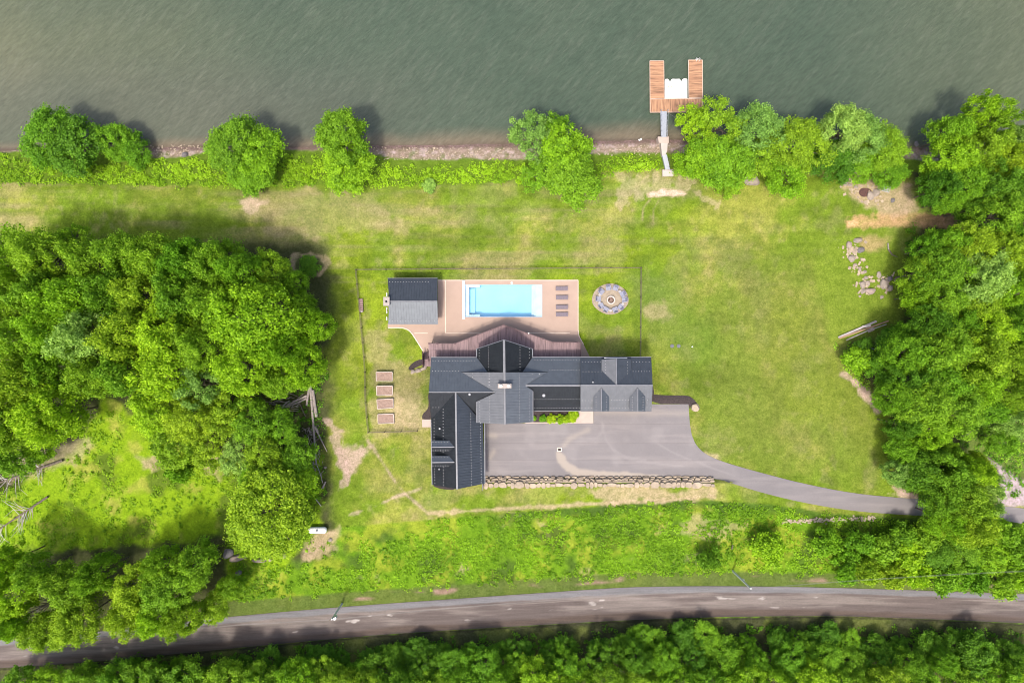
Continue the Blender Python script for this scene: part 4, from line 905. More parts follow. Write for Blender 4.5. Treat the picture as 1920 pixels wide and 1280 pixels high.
for i, (x, y, r_, lb) in enumerate(((1260, 648.5, .36, 'left of two round grey manhole covers set in the east lawn'), (1272.3, 648.5, .36, 'right of two round grey manhole covers set in the east lawn'), (1298, 650, .14, 'tiny white pipe cap in the lawn east of the manhole covers'))):
    p = G(x, y); o = MB().tube((p.x, p.y, p.z - .05), (p.x, p.y, p.z + .09), r_ * .85, n=16).tube((p.x, p.y, p.z + .09), (p.x, p.y, p.z + .12), r_ * .45, n=10).build('manhole_cover' if r_ > .2 else 'pipe_cap', M['trim'] if r_ > .2 else M['white']); tag(o, lb, 'manhole cover' if r_ > .2 else 'pipe cap', 'manhole covers in the east lawn' if r_ > .2 else None)

# retaining wall
rw = empty('retaining_wall', P(1120, 902, 2.4)); tag(rw, 'long dry laid wall of tan boulders along the south edge of the driveway', 'stone wall')
def stone(b, cx, cy, cz, w, d, h, m=9, rz=0):
    """irregular rounded block: jittered polygon in plan, chamfered top"""
    n = random.randint(6, m); vs = []; rr = [random.uniform(.84, 1.1) for _ in range(n)]
    for k, (sc, z) in enumerate(((1.0, -h / 2), (1.02, h * .15), (.86, h / 2 + random.uniform(-.03, .03)))):
        for i in range(n):
            t = 2 * math.pi * i / n + rz; e = 1 / max(abs(math.cos(t)), abs(math.sin(t))) ** .55
            vs.append((cx + w / 2 * sc * rr[i] * e * math.cos(t), cy + d / 2 * sc * rr[i] * e * math.sin(t), cz + z + random.uniform(-.03, .03)))
    b.add(vs, [tuple(range(n - 1, -1, -1)), tuple(range(2 * n, 3 * n))] + [(k * n + i, k * n + (i + 1) % n, (k + 1) * n + (i + 1) % n, (k + 1) * n + i) for k in range(2) for i in range(n)])
x = P(906, 0, 3.0).x; xe = P(1338, 0, 3.0).x; cap = MB(); crs = MB()
while x < xe:
    w = random.choice((random.uniform(.5, .9), random.uniform(1.0, 1.7))); d = random.uniform(.6, 1.3); taper = 1 if x < xe - 2 else .7
    stone(cap, x + w / 2, -22.86 + random.uniform(-.08, .08), 3.33 + random.uniform(-.05, .05), w * 1.12, d * taper, .6, rz=random.random()); x += w * .97
for row, (yy, zz, hh) in enumerate(((-21.82, 2.50, .42), (-22.1, 2.82, .42), (-22.30, 3.08, .3))):
    x = P(905 + row * 4, 0, 2.5).x
    while x < xe - .2:
        w = random.uniform(.55, 1.5); stone(crs, x + w / 2, yy + random.uniform(-.06, .06), zz + random.uniform(-.04, .04), w * .96, .5, hh); x += w
cap.build('cap_stones', M['wallstone'], rw); crs.build('course_stones', M['wallstone2'], rw)
MB().box((P(1118, 0, 2.5).x, -22.7, 2.85), (xe - P(906, 0, 3).x, .8, .9)).build('wall_core', M['wallstone2'], rw)

# boulders
def rockmesh(seed, n=3):
    bm = bmesh.new(); bmesh.ops.create_icosphere(bm, subdivisions=n, radius=1); r = random.Random(seed)
    pl = [(Vector((r.gauss(0, 1), r.gauss(0, 1), r.gauss(0, .7))).normalized(), r.uniform(.55, .9)) for _ in range(11)]
    for v in bm.verts:
        for nrm, d in pl:
            s_ = v.co.dot(nrm)
            if s_ > d: v.co -= nrm * (s_ - d) * .92
        v.co += v.co.normalized() * r.uniform(-.025, .025); v.co.z *= .62
    me = bpy.data.meshes.new('boulder'); bm.to_mesh(me); bm.free(); return me
RM = [rockmesh(s_) for s_ in range(6)]
def boulder(px, py, r_, m_, lb, sc=(1, 1, 1), rz=0.0, group='boulders and stones around the lawns', name='boulder'):
    p = G(px, py); me = RM[random.randrange(6)].copy(); me.materials.append(M[m_]); o = link(bpy.data.objects.new(name, me))
    R_ = r_ / S; o.location = (p.x, p.y, p.z + R_ * .08); o.scale = (R_ * sc[0], R_ * sc[1], R_ * sc[2]); o.rotation_euler = (0, 0, rz); tag(o, lb, 'boulder', group); return o
for a_ in ((1304, 763.5, 10.5, 'wallstone', 'beige wedge boulder at the end of the mulch bed by the driveway', (1, .75, 1)),
    (1410, 338, 16, 'rock', 'largest whitish boulder under the lakeside trees east of the dock'), (1387, 339, 9, 'rock2', 'pinkish boulder just left of the largest whitish lakeside boulder'),
    (1585, 344, 5.5, 'rock', 'pale stone at the left end of the fire scar stones'), (1594, 347, 4, 'rock', 'small pale stone next to the leftmost fire scar stone'), (1605, 350.5, 4, 'rock', 'small stone between the left stones and the dark fire scar'),
    (1632, 367, 9, 'rock', 'grey flat rock on the right edge of the dark fire scar'), (1643, 362, 8.5, 'rock', 'pale oval rock between the fire scar and the metal grate'), (1653, 342, 3, 'rock', 'small white stone just above the metal grate'), (1674, 376, 5, 'rockdk', 'grey stone below and right of the metal grate'),
    (1609, 451, 9, 'rock', 'long pale stone at the top of the clearing rocks', (1.2, .6, 1)), (1592, 459, 8, 'rock2', 'pink upright stone at upper left of the clearing rocks', (.7, 1.3, 1)), (1596, 484, 8, 'rock', 'round pale rock below the pink upright stone'), (1614, 469, 8, 'rockdk', 'dark stone right of the pink upright stone', (1.2, .8, 1)),
    (1604, 497, 4.5, 'rock2', 'small pink stone south of the round pale rock'), (1612, 505, 5, 'rock2', 'thin pink stone slanting in the grass', (.6, 1.4, 1)), (1621, 510, 4, 'rock', 'small pale stone right of the thin slanting one'), (1624, 521, 4.5, 'rock', 'small stone on top of the middle rock heap'),
    (1617, 533, 7, 'rock', 'left stone of the middle rock heap', (.9, 1.3, 1)), (1627, 531, 6, 'rock', 'upper right stone of the middle rock heap'), (1631, 545, 9, 'rock2', 'pink bottom stone of the middle rock heap', (1.2, .8, 1)), (1618, 546, 6, 'rock', 'pale bottom left stone of the middle rock heap'), (1612, 555, 3, 'rock', 'tiny stone below the middle rock heap'),
    (1648, 515, 6, 'rock', 'upper end rock of the curved pale rock line', (1, 1.2, 1)), (1657, 532, 11, 'rock', 'long leaning pale rock in the curved line', (.7, 1.3, 1)), (1669, 541, 7, 'rock', 'lowest rock of the curved line beside the trees'), (1668, 523, 6, 'rockdk', 'blue grey stone in shade beside the curved rock line'), (1653, 557, 4, 'rock', 'small pale stone below the curved rock line'),
    (1712, 572, 8, 'rockdk', 'grey slab in the shade below the round grove tree', (1.2, .8, 1)), (1811, 813, 10, 'rock2', 'pinkish boulder in the clearing of the right grove', (1.1, .8, 1)), (1676, 804, 6, 'rockdk', 'dark round stone at the grove edge east of the lawn'), (1674, 767, 5, 'rock', 'pale stone at the lower end of the bare path'),
    (428, 1037, 11, 'rockdk', 'dark grey boulder west of the long pinkish boulder'), (450, 1043, 15, 'rock2', 'long pinkish boulder below the round southern tree', (1.3, .6, 1), .3), (487, 1049, 11, 'rock', 'flat tan stone right of the long pinkish boulder', (1.3, .5, 1)), (508, 1047, 7, 'rock2', 'tan oval stone east of the flat tan stone', (.7, 1.1, 1)), (533, 1040, 6, 'rock', 'triangular pale stone near the white tank', (.8, 1.2, 1)), (545, 1008, 6, 'rock', 'small pale rock half hidden by leaves near the white tank'), (619, 1012, 4.5, 'rock', 'small white stone in the grass below the white tank'), (447, 1073, 7, 'rockdk', 'grey stone at the eastern edge of the southern trees'),
    (774, 697, 5, 'rock', 'left stone at the tip of the crescent mulch bed'), (784, 695, 6, 'rock', 'middle stone below the crescent mulch bed', (1.2, .8, 1)), (794, 690, 7, 'rock', 'right stone below the crescent mulch bed', (1.3, .6, 1), .5), (610, 876, 3, 'rock', 'small stone beside the brush line west of the house'),
    (347, 291, 8, 'rockdk', 'grey rock on the pebble beach left of the second tree', (1, .7, 1)), (183, 247, 5, 'rock', 'pale rock at the waterline between two western trees'), (1718, 270, 6, 'rockdk', 'dark rock at the waterline in the eastern cove')):
    boulder(a_[0], a_[1], a_[2], a_[3], a_[4], *(a_[5:]))
for i, (x, y, lb) in enumerate(((1199, 262.5, 'white stone in the water just west of the dock pier'), (1202, 261.5, 'second white stone at the waterline west of the dock pier'))): boulder(x, y, 2.6, 'plastic', lb)

# fire scar, grate, planks
o = sheet('fire_scar', smooth_poly([(1610, 358), (1616, 352), (1630, 353), (1636, 360), (1628, 368), (1618, 370), (1611, 365)], 1), .03, mat('charred_ground', (.055, .030, .030), (.12, .06, .05), 5, .95, coord='pos')); o['kind'] = 'structure'
p = G(1661, 353.5); gr = empty('metal_grate', p); tag(gr, 'square grey metal grate lying on the bare dirt by the lake trees', 'metal grate')
b = MB(); ra = -.25
for k in range(5):
    for ax in (0, 1):
        u = Vector((math.cos(ra), math.sin(ra), 0)); v_ = Vector((-u.y, u.x, 0));
        if ax: u, v_ = v_, u
        q_ = p + v_ * (-.55 + k * .275) + Vector((0, 0, .12 + .03 * ax)); b.bar(q_ - u * .6, q_ + u * .6, .10, .03)
b.build('bars', M['alu'], gr)
def log(pts, r1, r2, m_, lb, name='fallen_log', cat='log', group='fallen logs and poles on the ground', lift=.15, n=8):
    b = MB(); Q = [G(*q[:2]) + Vector((0, 0, lift + (q[2] if len(q) > 2 else 0))) for q in pts]; k = len(Q) - 1
    for i in range(k): b.tube(Q[i], Q[i + 1], r1 + (r2 - r1) * i / k, r1 + (r2 - r1) * (i + 1) / k, n)
    o = b.build(name, M[m_], None, smooth=False); tag(o, lb, cat, group); return o
log([(576, 760), (578, 742), (582, 724)], .17, .22, 'deadwood', 'short thick log at the left of the upright log bundle', lift=.3)
log([(583, 722), (586, 760), (589, 800), (592, 845), (594, 870)], .24, .12, 'deadwood', 'longest grey fallen trunk running north to south beside the wood', lift=.35)
log([(587.5, 731), (591, 758), (594.5, 781)], .22, .27, 'deadwood', 'thick tan log on the right of the longest trunk', lift=.3)
log([(577, 741), (560, 749), (525, 767)], .18, .10, 'deadwood', 'upper of two logs slanting into the left wood', lift=.5)
log([(576, 746), (558, 755), (532, 764)], .18, .10, 'deadwood', 'lower of two logs slanting into the left wood', lift=.35)
log([(591, 799), (602, 822), (614, 846)], .16, .05, 'deadwood', 'bleached tapering trunk slanting away to the lower right', lift=.25)
log([(548, 829), (563, 822)], .08, .06, 'deadwood', 'short pale stick west of the brush line', lift=.2)
log([(582, 833), (602, 819)], .12, .10, 'bark', 'dark log crossing under the bleached trunk', lift=.1)
log([(527, 768), (537, 756), (545, 750)], .10, .07, 'planks', 'short white barked log at the wood edge', lift=.6)
log([(562, 754), (570, 772), (574, 780)], .09, .07, 'bark', 'brown branch hanging from the two slanting logs', lift=.3)
log([(595, 872), (600, 884), (606, 905)], .07, .04, 'planks', 'thin bleached branch at the south end of the brush line', lift=.2)
log([(605, 915), (611, 902)], .16, .14, 'deadwood', 'grey stump log at the far south end of the brush line', lift=.2)
log([(593, 935), (603, 948)], .08, .05, 'planks', 'short white branch beside the southern round tree', lift=.2)
bp_ = MB()
for k in range(150):
    x = random.gauss(586, 9); y = random.uniform(795, 905); a_ = random.gauss(1.5, .55); L = random.uniform(3, 13); A = G(x, y) + Vector((0, 0, random.uniform(.1, .9))); B = G(x + L * math.cos(a_), y + L * math.sin(a_)) + Vector((0, 0, random.uniform(.05, .9))); bp_.tube(A, B, .045, .02, 5)
for k in range(80):
    x = random.gauss(535, 14); y = random.gauss(750, 11); a_ = random.uniform(-.9, .5); L = random.uniform(4, 16); A = G(x, y) + Vector((0, 0, random.uniform(.2, 1.3))); B = G(x + L * math.cos(a_), y + L * math.sin(a_)) + Vector((0, 0, random.uniform(.1, 1.3))); bp_.tube(A, B, .05, .02, 5)
o = bp_.build('brush', M['deadwood']); tag(o, 'tangle of grey dead twigs and brush along the wood edge', 'brush', kind='stuff')
PG = 'planks and poles dumped at the east lawn edge'
def plank(a, c, w, m_, lb, lift=.2): A, B = G(*a), G(*c); o = MB().bar(A + Vector((0, 0, lift)), B + Vector((0, 0, lift)), w, .12).build('plank', M[m_]); tag(o, lb, 'plank', PG)
plank((1571, 632.5), (1642, 602), .32, 'planks', 'uppermost long white plank of the dumped pile')
plank((1572, 634.2), (1664, 601.5), .22, 'plankor', 'long brown orange plank directly below the uppermost white one', .3)
plank((1586, 637.5), (1636, 615.5), .16, 'planks', 'thin pale pole along the underside of the plank pile', .15)
plank((1634, 617), (1660, 608), .12, 'planks', 'thin pole at the upper right end of the plank pile', .3)
plank((1614, 612.5), (1630, 610), .35, 'planks', 'short wide pale board on top of the plank pile', .45)
plank((1625, 621), (1636, 616), .5, 'deadwood', 'short grey board at the lower middle of the plank pile', .35)
plank((1601, 647.2), (1638, 654.5), .20, 'alu', 'grey pole lying alone below the plank pile', .25)
log([(1664, 456), (1665, 468)], .10, .12, 'deadwood', 'short upright stub log north of the right grove clearing'); log([(1665, 468), (1672, 478), (1682, 482)], .15, .05, 'bark', 'dark fallen branch running from the stub log into shade')

# propane tank
p = G(598, 991); tk = empty('propane_tank', p); tag(tk, 'white propane tank lying beside the round tree south west of the house', 'gas tank')
b = MB(); cz = p.z + .72; L = 1.05; R_ = .52; n = 20; prof = [(-L - .42, .01), (-L - .36, R_ * .55), (-L - .2, R_ * .86), (-L, R_), (L, R_), (L + .2, R_ * .86), (L + .36, R_ * .55), (L + .42, .01)]; vs = []
for u, r_ in prof: vs += [(p.x + u, p.y + r_ * math.cos(2 * math.pi * i / n), cz + r_ * math.sin(2 * math.pi * i / n)) for i in range(n)]
b.add(vs, [(k * n + i, k * n + (i + 1) % n, (k + 1) * n + (i + 1) % n, (k + 1) * n + i) for k in range(7) for i in range(n)]); b.build('tank_body', M['white'], tk, smooth=True)
MB().tube((p.x, p.y, cz + R_ - .05), (p.x, p.y, cz + R_ + .2), .17, n=12).build('valve_dome', M['trim'], tk)
for u in (-.75, .75): MB().box((p.x + u, p.y, p.z + .15), (.15, .8, .4)).build('foot', M['trim'], tk)

# utility poles and wires
tops = []
for (bx, by), (tx, ty), lb, tr in (((641.3, 1131.5), (622, 1160.5), 'leaning looking utility pole with pale transformer beside the western road', True), ((1373.5, 1069.5), (1408, 1103), 'bare grey utility pole rising over the verge east on the road', False)):
    A = G(bx, by); rb_x = math.hypot(bx - 960, by - 640); rt_x = math.hypot(tx - 960, ty - 640); zt = H - (H - A.z) * rb_x / rt_x
    u = empty('utility_pole', A); tag(u, lb, 'utility pole', 'utility poles by the road'); T = Vector((P(tx, ty, zt).x, P(tx, ty, zt).y, zt)); tops.append(T)
    MB().tube(A - Vector((0, 0, .3)), T, .17, .12, 10).build('pole', M['galv'] if not tr else M['galv'], u)
    if tr:
        q = A.lerp(T, .86) + Vector((.28, -.05, 0)); MB().tube(q - Vector((0, 0, .45)), q + Vector((0, 0, .4)), .26, n=14).build('transformer', M['alu'], u)
        MB().bar(T - Vector((.5, .3, .3)), T + Vector((.5, .3, -.3)), .09, .1).build('crossarm', M['bark'], u)
    else: q = A.lerp(T, .55) + Vector((.15, .1, 0)); MB().box(q, (.2, .2, .4)).build('meter_box', M['galv'], u)
LWP, RWP = P(-200, 1228, tops[0].z), P(2150, 1062, tops[1].z)
for s_, dz, lb in ((0, 0, 'upper overhead wire strung along the road between the poles'), (.45, -.9, 'lower overhead wire strung along the road between the poles')):
    b = MB()
    for A, B in ((LWP, tops[0]), (tops[0], tops[1]), (tops[1], RWP)):
        A = A + Vector((0, -s_, dz)); B = B + Vector((0, -s_, dz)); k = 14; pr = A
        for i in range(1, k + 1): t = i / k; q = A.lerp(B, t) - Vector((0, 0, 1.3 * 4 * t * (1 - t))); b.tube(pr, q, .012, .012, 4); pr = q
    tag(b.build('overhead_wire', M['wire']), lb, 'wire', 'overhead wires along the road')

# ------------------------------------------------------------------ dock
DK = -1.05
dk = empty('dock', P(1267, 198, -1.6)); tag(dk, 'U shaped floating dock of orange boards at the end of the gangway', 'dock')
def dsec(pts, m_):
    q = [P(x, y, DK) for x, y in pts]; s_ = MB().prism(q, .06).build('deck_section', M[m_], dk); c_ = sum(q, Vector()) / len(q)
    MB().prism([c_ + (v - c_) * .97 - Vector((0, 0, .065)) for v in q], .55).build('float_frame', M['dockbody'], dk)
    b = MB()
    for A, B in zip(q, q[1:] + q[:1]): b.bar(A + Vector((0, 0, -.03)), B + Vector((0, 0, -.03)), .09, .14)
    b.build('edge_trim', M['docktrim'], dk)
dsec([(1218.4, 114.6), (1244.6, 114.6), (1245.4, 185.6), (1218.8, 185.6)], 'dockwood'); dsec([(1290.8, 113), (1317, 113), (1317.4, 184), (1291.6, 184)], 'dockwood'); dsec([(1218.8, 186.4), (1317.6, 184.8), (1317.8, 210.5), (1219, 210.8)], 'dockwood2')
b = MB()
for x in (1305, 1310.5): A = P(x, 113.5, DK); b.tube(A + Vector((0, -.2, 0)), A + Vector((0, 0, .7)), .035, n=8); b.tube(A + Vector((0, 0, .7)), A + Vector((0, .25, .5)), .035, n=8); b.tube(A + Vector((0, .25, .5)), A + Vector((0, .3, -.8)), .035, n=8)
for k in range(3): A = P(1305, 113.5, DK) + Vector((0, .28, -.1 - k * .25)); b.bar(A, A + Vector((.5, 0, 0)), .05, .04)
b.build('ladder', M['white'], dk)
fl = empty('jet_ski_float', P(1267, 166, -1.6)); tag(fl, 'white plastic float platform with scalloped front between the dock arms', 'float platform')
def lobe(xa, xb, yt):
    w = xb - xa; return [(xa, 186)] + [(xa, yt + 4), (xa + w * .12, yt + 1), (xa + w * .3, yt), (xa + w * .7, yt), (xa + w * .88, yt + 1), (xb, yt + 4)] + [(xb, 186)]
out = []
for pts in ([(1246.6, 150.5), (1248, 148.3), (1252, 148.2), (1254, 150)], [(1256.4, 153.5), (1258.6, 149.5), (1261, 148), (1267.4, 148.3), (1274, 148), (1275.6, 149.6)], [(1277.6, 153), (1279.6, 149), (1282, 147.6), (1287, 147.6), (1288.8, 149.6)]): out += pts
MB().prism([P(x, y, DK - .12) for x, y in out + [(1288.8, 184.4), (1246.6, 185.4)]], .45).build('deck_panel', M['plastic'], fl)
b = MB()
for x in (1253.6, 1259.4, 1274.8, 1280.6):
    for y in (156.5, 163, 169.5): p = P(x, y, DK - .12); b.tube(p, p + Vector((0, 0, .05)), .07, n=8)
for x in (1256.6, 1277.4): A = P(x, 156, DK - .12); B = P(x, 184, DK - .12); b.bar(A, B, .035, .03)
b.build('roller', mat('float_fitting', (.42, .36, .22), None, 3, .6), fl)
gw = empty('gangway', G(1243, 255)); tag(gw, 'narrow pale aluminium gangway from the shore block to the orange dock', 'gangway')
A0 = [P(1238.4, 209, -.95), P(1250.4, 209, -.95), P(1249.4, 257, .05), P(1239.4, 257, .05)]
MB().prism(A0, .12).build('walkway', M['alu'], gw); b = MB()
for a_, c_ in ((A0[0], A0[3]), (A0[1], A0[2])):
    b.bar(a_ + Vector((0, 0, .95)), c_ + Vector((0, 0, .95)), .05, .05)
    for k in range(6): q = a_.lerp(c_, k / 5); b.bar(q, q + Vector((0, 0, .95)), .05, .05)
b.build('handrail', M['alu'], gw)
pb = empty('pier_block', G(1243.7, 262)); tag(pb, 'concrete pier block and sloping walk joining gangway to shore steps', 'concrete pier')
MB().prism([P(x, y, 0) for x, y in [(1233.4, 256.3), (1254.2, 256.3), (1254, 268), (1235.4, 268)]], 1.9).build('block', M['concpink'], pb, bevel=.02)
MB().prism([P(x, y, -.04) for x, y in [(1239, 268.1), (1252, 268.1), (1251, 283), (1247.5, 292), (1241.4, 293)]], 1.5).build('walk', M['conc_lt'], pb)
ss = empty('shore_steps', G(1248, 310)); tag(ss, 'pale steps and landing slab leading down from the lawn', 'steps')
b = MB()
for k in range(8):
    t = k / 8; b.prism([P(x + 6.0 * t, y + 26 * t, .02 + .05 * k) for x, y in [(1242, 291), (1250.5, 290), (1251, 294.6), (1242.4, 295.4)]], .5)
b.build('step', M['alu'], ss); b = MB(); a_ = P(1254.5, 296, .9); c_ = P(1256.5, 312, 1.2); b.bar(a_, c_, .05, .05); b.bar(a_, a_ - Vector((0, 0, 1)), .05, .05); b.bar(c_, c_ - Vector((0, 0, 1)), .05, .05); b.build('handrail', M['deckrail'], ss)
MB().prism([P(x, y, .36) for x, y in [(1242, 318.2), (1262.6, 318.2), (1262.6, 330), (1242.4, 330)]], .5).build('landing', M['conc_lt'], ss, bevel=.02)
o = MB().tube(P(1251, 211, DK + .1), G(1283, 234) + Vector((0, 0, .6)), .02, n=5).build('mooring_cable', M['wire']); tag(o, 'thin mooring cable from the dock corner to the shore trees', 'cable')
o = MB().tube((sx(0) * 0 + P(1372, 1029, 3.6).x, P(0, 1029, 3.6).y, h1(P(1372, 1029, 3.6).x, P(0, 1029, 3.6).y)), P(1374, 1022, 5.0), .12, .08, 6).build('stump', M['bark']); tag(o, 'dark broken stump standing in the rough bank above the road', 'stump')

# ------------------------------------------------------------------ foliage
def leaf_quads(c, nrm, size, rg):
    n = len(c); r = rg.normal(size=(n, 3)); t = np.cross(nrm, r); t /= np.linalg.norm(t, axis=1, keepdims=True) + 1e-9; b = np.cross(nrm, t)
    s_ = size[:, None]; bend = nrm * s_ * .12
    V = np.stack([c + t * s_ * .62, c + b * s_ * .40 + bend, c - t * s_ * .62, c - b * s_ * .40 + bend], 1).reshape(-1, 3)
    return V, np.arange(4 * n).reshape(n, 4)
def unit(v): return v / (np.linalg.norm(v, axis=1, keepdims=True) + 1e-9)
def crown(name, seed, R, Hc, ncl, nlf, leaf, rcl=(.15, .27), rag=.22, lo=-.25, fill=.55):
    """crown made of leaf clumps on an uneven dome; origin at its centre height"""
    rg = np.random.default_rng(seed); ph = rg.uniform(0, 6.28, 6)
    az = rg.uniform(0, 2 * np.pi, ncl); cz = rg.uniform(lo, 1, ncl); cz[:max(5, ncl // 14)] = rg.uniform(.86, 1, max(5, ncl // 14)); sr = np.sqrt(np.clip(1 - cz ** 2, 0, 1))
    out = 1 + rag * (.5 * np.sin(2 * az + ph[0]) + .35 * np.sin(3 * az + ph[1]) + .3 * np.sin(5 * az + ph[2]) + .25 * np.sin(4 * cz + ph[3]))
    rad = out * rg.uniform(fill, 1.0, ncl) ** .6
    C = np.stack([np.cos(az) * sr * R * rad, np.sin(az) * sr * R * rad, cz * Hc / 2 * rad], -1)
    cr = R * rg.uniform(*rcl, ncl); tone = rg.uniform(0, 1, ncl)
    Vs, Fs, Rs, off = [], [], [], 0
    for i in range(ncl):
        k = int(nlf * (cr[i] / (R * .21)) ** 2); d = unit(rg.normal(size=(k, 3))); d[:, 2] = np.where(d[:, 2] < -.35, -d[:, 2], d[:, 2])
        rr = rg.uniform(.35, 1.0, k) ** .6 * rg.choice([1.0, 1.0, 1.3], k); sp_ = 1 + .35 * np.sin(d @ rg.normal(size=3) * 5 + rg.uniform(0, 6)); c = C[i] + d * (cr[i] * rr * sp_)[:, None] * np.array([1, 1, .8])
        nn = unit(d * .6 + np.array([0, 0, .55]) + rg.normal(size=(k, 3)) * .55)
        V, F = leaf_quads(c, nn, leaf * rg.uniform(.55, 1.35, k), rg); Vs.append(V); Fs.append(F + off); off += len(V)
        Rs.append(np.clip(.45 * tone[i] + .55 * rg.uniform(.1, 1, k), 0, 1))
    # stray leaves that roughen the outline
    k = int(ncl * nlf * .05); d = unit(rg.normal(size=(k, 3))); j = rg.integers(0, ncl, k); c = C[j] + d * (cr[j] * rg.uniform(1.0, 1.45, k))[:, None]
    V, F = leaf_quads(c, unit(d + np.array([0, 0, .8])), leaf * rg.uniform(.5, 1.1, k), rg); Vs.append(V); Fs.append(F + off); Rs.append(rg.uniform(.2, 1, k))
    return mesh_np(name, np.concatenate(Vs), np.concatenate(Fs), [LEAF], rnd=np.concatenate(Rs)), C
def trunkmesh(name, seed, C, R, Hc, dead=False):
    """unit trunk: z from 0 (ground) to 1 (crown centre), x/y in crown radii"""
    rg = random.Random(seed); b = MB(); pr = Vector((0, 0, -.03)); n = 5; r0 = .048
    for i in range(1, n + 1): q = Vector((rg.uniform(-.02, .02), rg.uniform(-.02, .02), i / n)); b.tube(pr, q, r0 * (1 - .12 * (i - 1)), r0 * (1 - .12 * i), 8); pr = q
    idx = list(range(len(C))); rg.shuffle(idx)
    for j in idx[:12]:
        t = Vector((C[j][0] / R * .92, C[j][1] / R * .92, 1 + C[j][2] / Hc * .5)); s_ = Vector((0, 0, rg.uniform(.55, .98))); m_ = s_.lerp(t, .5) + Vector((rg.uniform(-.05, .05), rg.uniform(-.05, .05), .03))
        b.tube(s_, m_, .022, .014, 6); b.tube(m_, t, .014, .005, 5)
    me = bpy.data.meshes.new(name); me.from_pydata(b.v, [], b.f); me.materials.append(M['bark']); me.update(); return me
PROT = {}
def proto_set(kind, n, R, Hc, **kw):
    PROT[kind] = []
    for i in range(n):
        me, C = crown('crown', hash_(kind) + i * 17, R, Hc, **kw); PROT[kind].append((me, trunkmesh('trunk', hash_(kind) + i, C, R, Hc), R, Hc))
def hash_(k): return sum(ord(c) * (i + 3) for i, c in enumerate(k))
proto_set('dome', 1, 7.4, 10.0, lo=-.5, ncl=330, nlf=170, leaf=.33, rcl=(.08, .16), rag=.12, fill=.6)
proto_set('big', 4, 5.5, 10.0, lo=-.62, ncl=190, nlf=160, leaf=.31, rcl=(.10, .21), rag=.24)
proto_set('loose', 2, 5.0, 9.0, lo=-.6, ncl=85, nlf=180, leaf=.31, rcl=(.10, .20), rag=.38, fill=.35)
proto_set('mid', 3, 4.0, 6.5, lo=-.55, ncl=110, nlf=150, leaf=.27, rcl=(.12, .24), rag=.24)
proto_set('shrub', 3, 1.9, 2.0, ncl=22, nlf=110, leaf=.24, rcl=(.22, .40), rag=.25, lo=-.05)
TINT = [(1, 1, 1), (1.22, 1.18, .8), (.52, .66, .75), (1.22, 1.12, 4.0), (1.22, 1.06, 1.0), (.80, .92, .8)]
TW = ['mid-green', 'lime-green', 'dark-green', 'silvery-green', 'yellow-green', 'deep-green']
_tc = [0]
def tree(px, py, r, ztop, kind, tint, label, cat='tree', group=None, name='leafy_tree'):
    _tc[0] += 1; i = _tc[0]; me, tm, R, Hc = PROT[kind][i % len(PROT[kind])]; rr = random.Random(i * 31 + 5)
    g = None; sc = .87 * r / S / R
    hz_ = (.74 if ztop > 5 else .9) * ztop * rr.uniform(.92, 1.08); q = P(px, py, ztop - hz_ * .38); gz = h1(q.x, q.y); sc *= (H - q.z) / H
    hz_ = min(hz_, ztop * .95); zc = gz + ztop - hz_ * .5
    q = P(px, py, zc + hz_ * .12); gz = h1(q.x, q.y)
    root = empty(name, (q.x, q.y, gz), 0); tag(root, label, cat, group)
    c = link(bpy.data.objects.new('crown', me)); c.parent = root; c.location = (0, 0, zc - gz); c.scale = (sc * rr.uniform(.93, 1.07), sc * rr.uniform(.93, 1.07), hz_ / Hc); c.rotation_euler = (0, 0, rr.uniform(0, 6.28)); c.color = (*TINT[tint], 1)
    t = link(bpy.data.objects.new('trunk', tm)); t.parent = root; t.scale = (sc * R, sc * R, zc - gz); t.rotation_euler = c.rotation_euler
    return root
ORD = ['first', 'second', 'third', 'fourth', 'fifth', 'sixth', 'seventh', 'eighth', 'ninth', 'tenth', 'eleventh', 'twelfth', 'thirteenth', 'fourteenth', 'fifteenth', 'sixteenth', 'seventeenth', 'eighteenth', 'nineteenth', 'twentieth'] + ['twenty ' + w for w in ('first', 'second', 'third', 'fourth', 'fifth', 'sixth', 'seventh', 'eighth', 'ninth')] + ['thirtieth', 'thirty first', 'thirty second', 'thirty third', 'thirty fourth', 'thirty fifth', 'thirty sixth', 'thirty seventh', 'thirty eighth']
def rows(rws, place, rowref, colref, group, ztop, name='leafy_tree', cat='tree', rev=False, noun='tree'):
    for ri, row in enumerate(rws):
        row = sorted(row, key=lambda e: -e[0] if rev else e[0])
        for ci, e in enumerate(row):
            px, py, r = e[:3]; kind = e[3] if len(e) > 3 else 'big'; tint = e[4] if len(e) > 4 else 0; zt = e[5] if len(e) > 5 else ztop
            lb = f'{TW[tint]} {noun} in {place}, {ORD[ri]} row {rowref}, {ORD[ci]} {colref}'
            tree(px, py, r, zt, kind, tint, lb, cat, group, name)
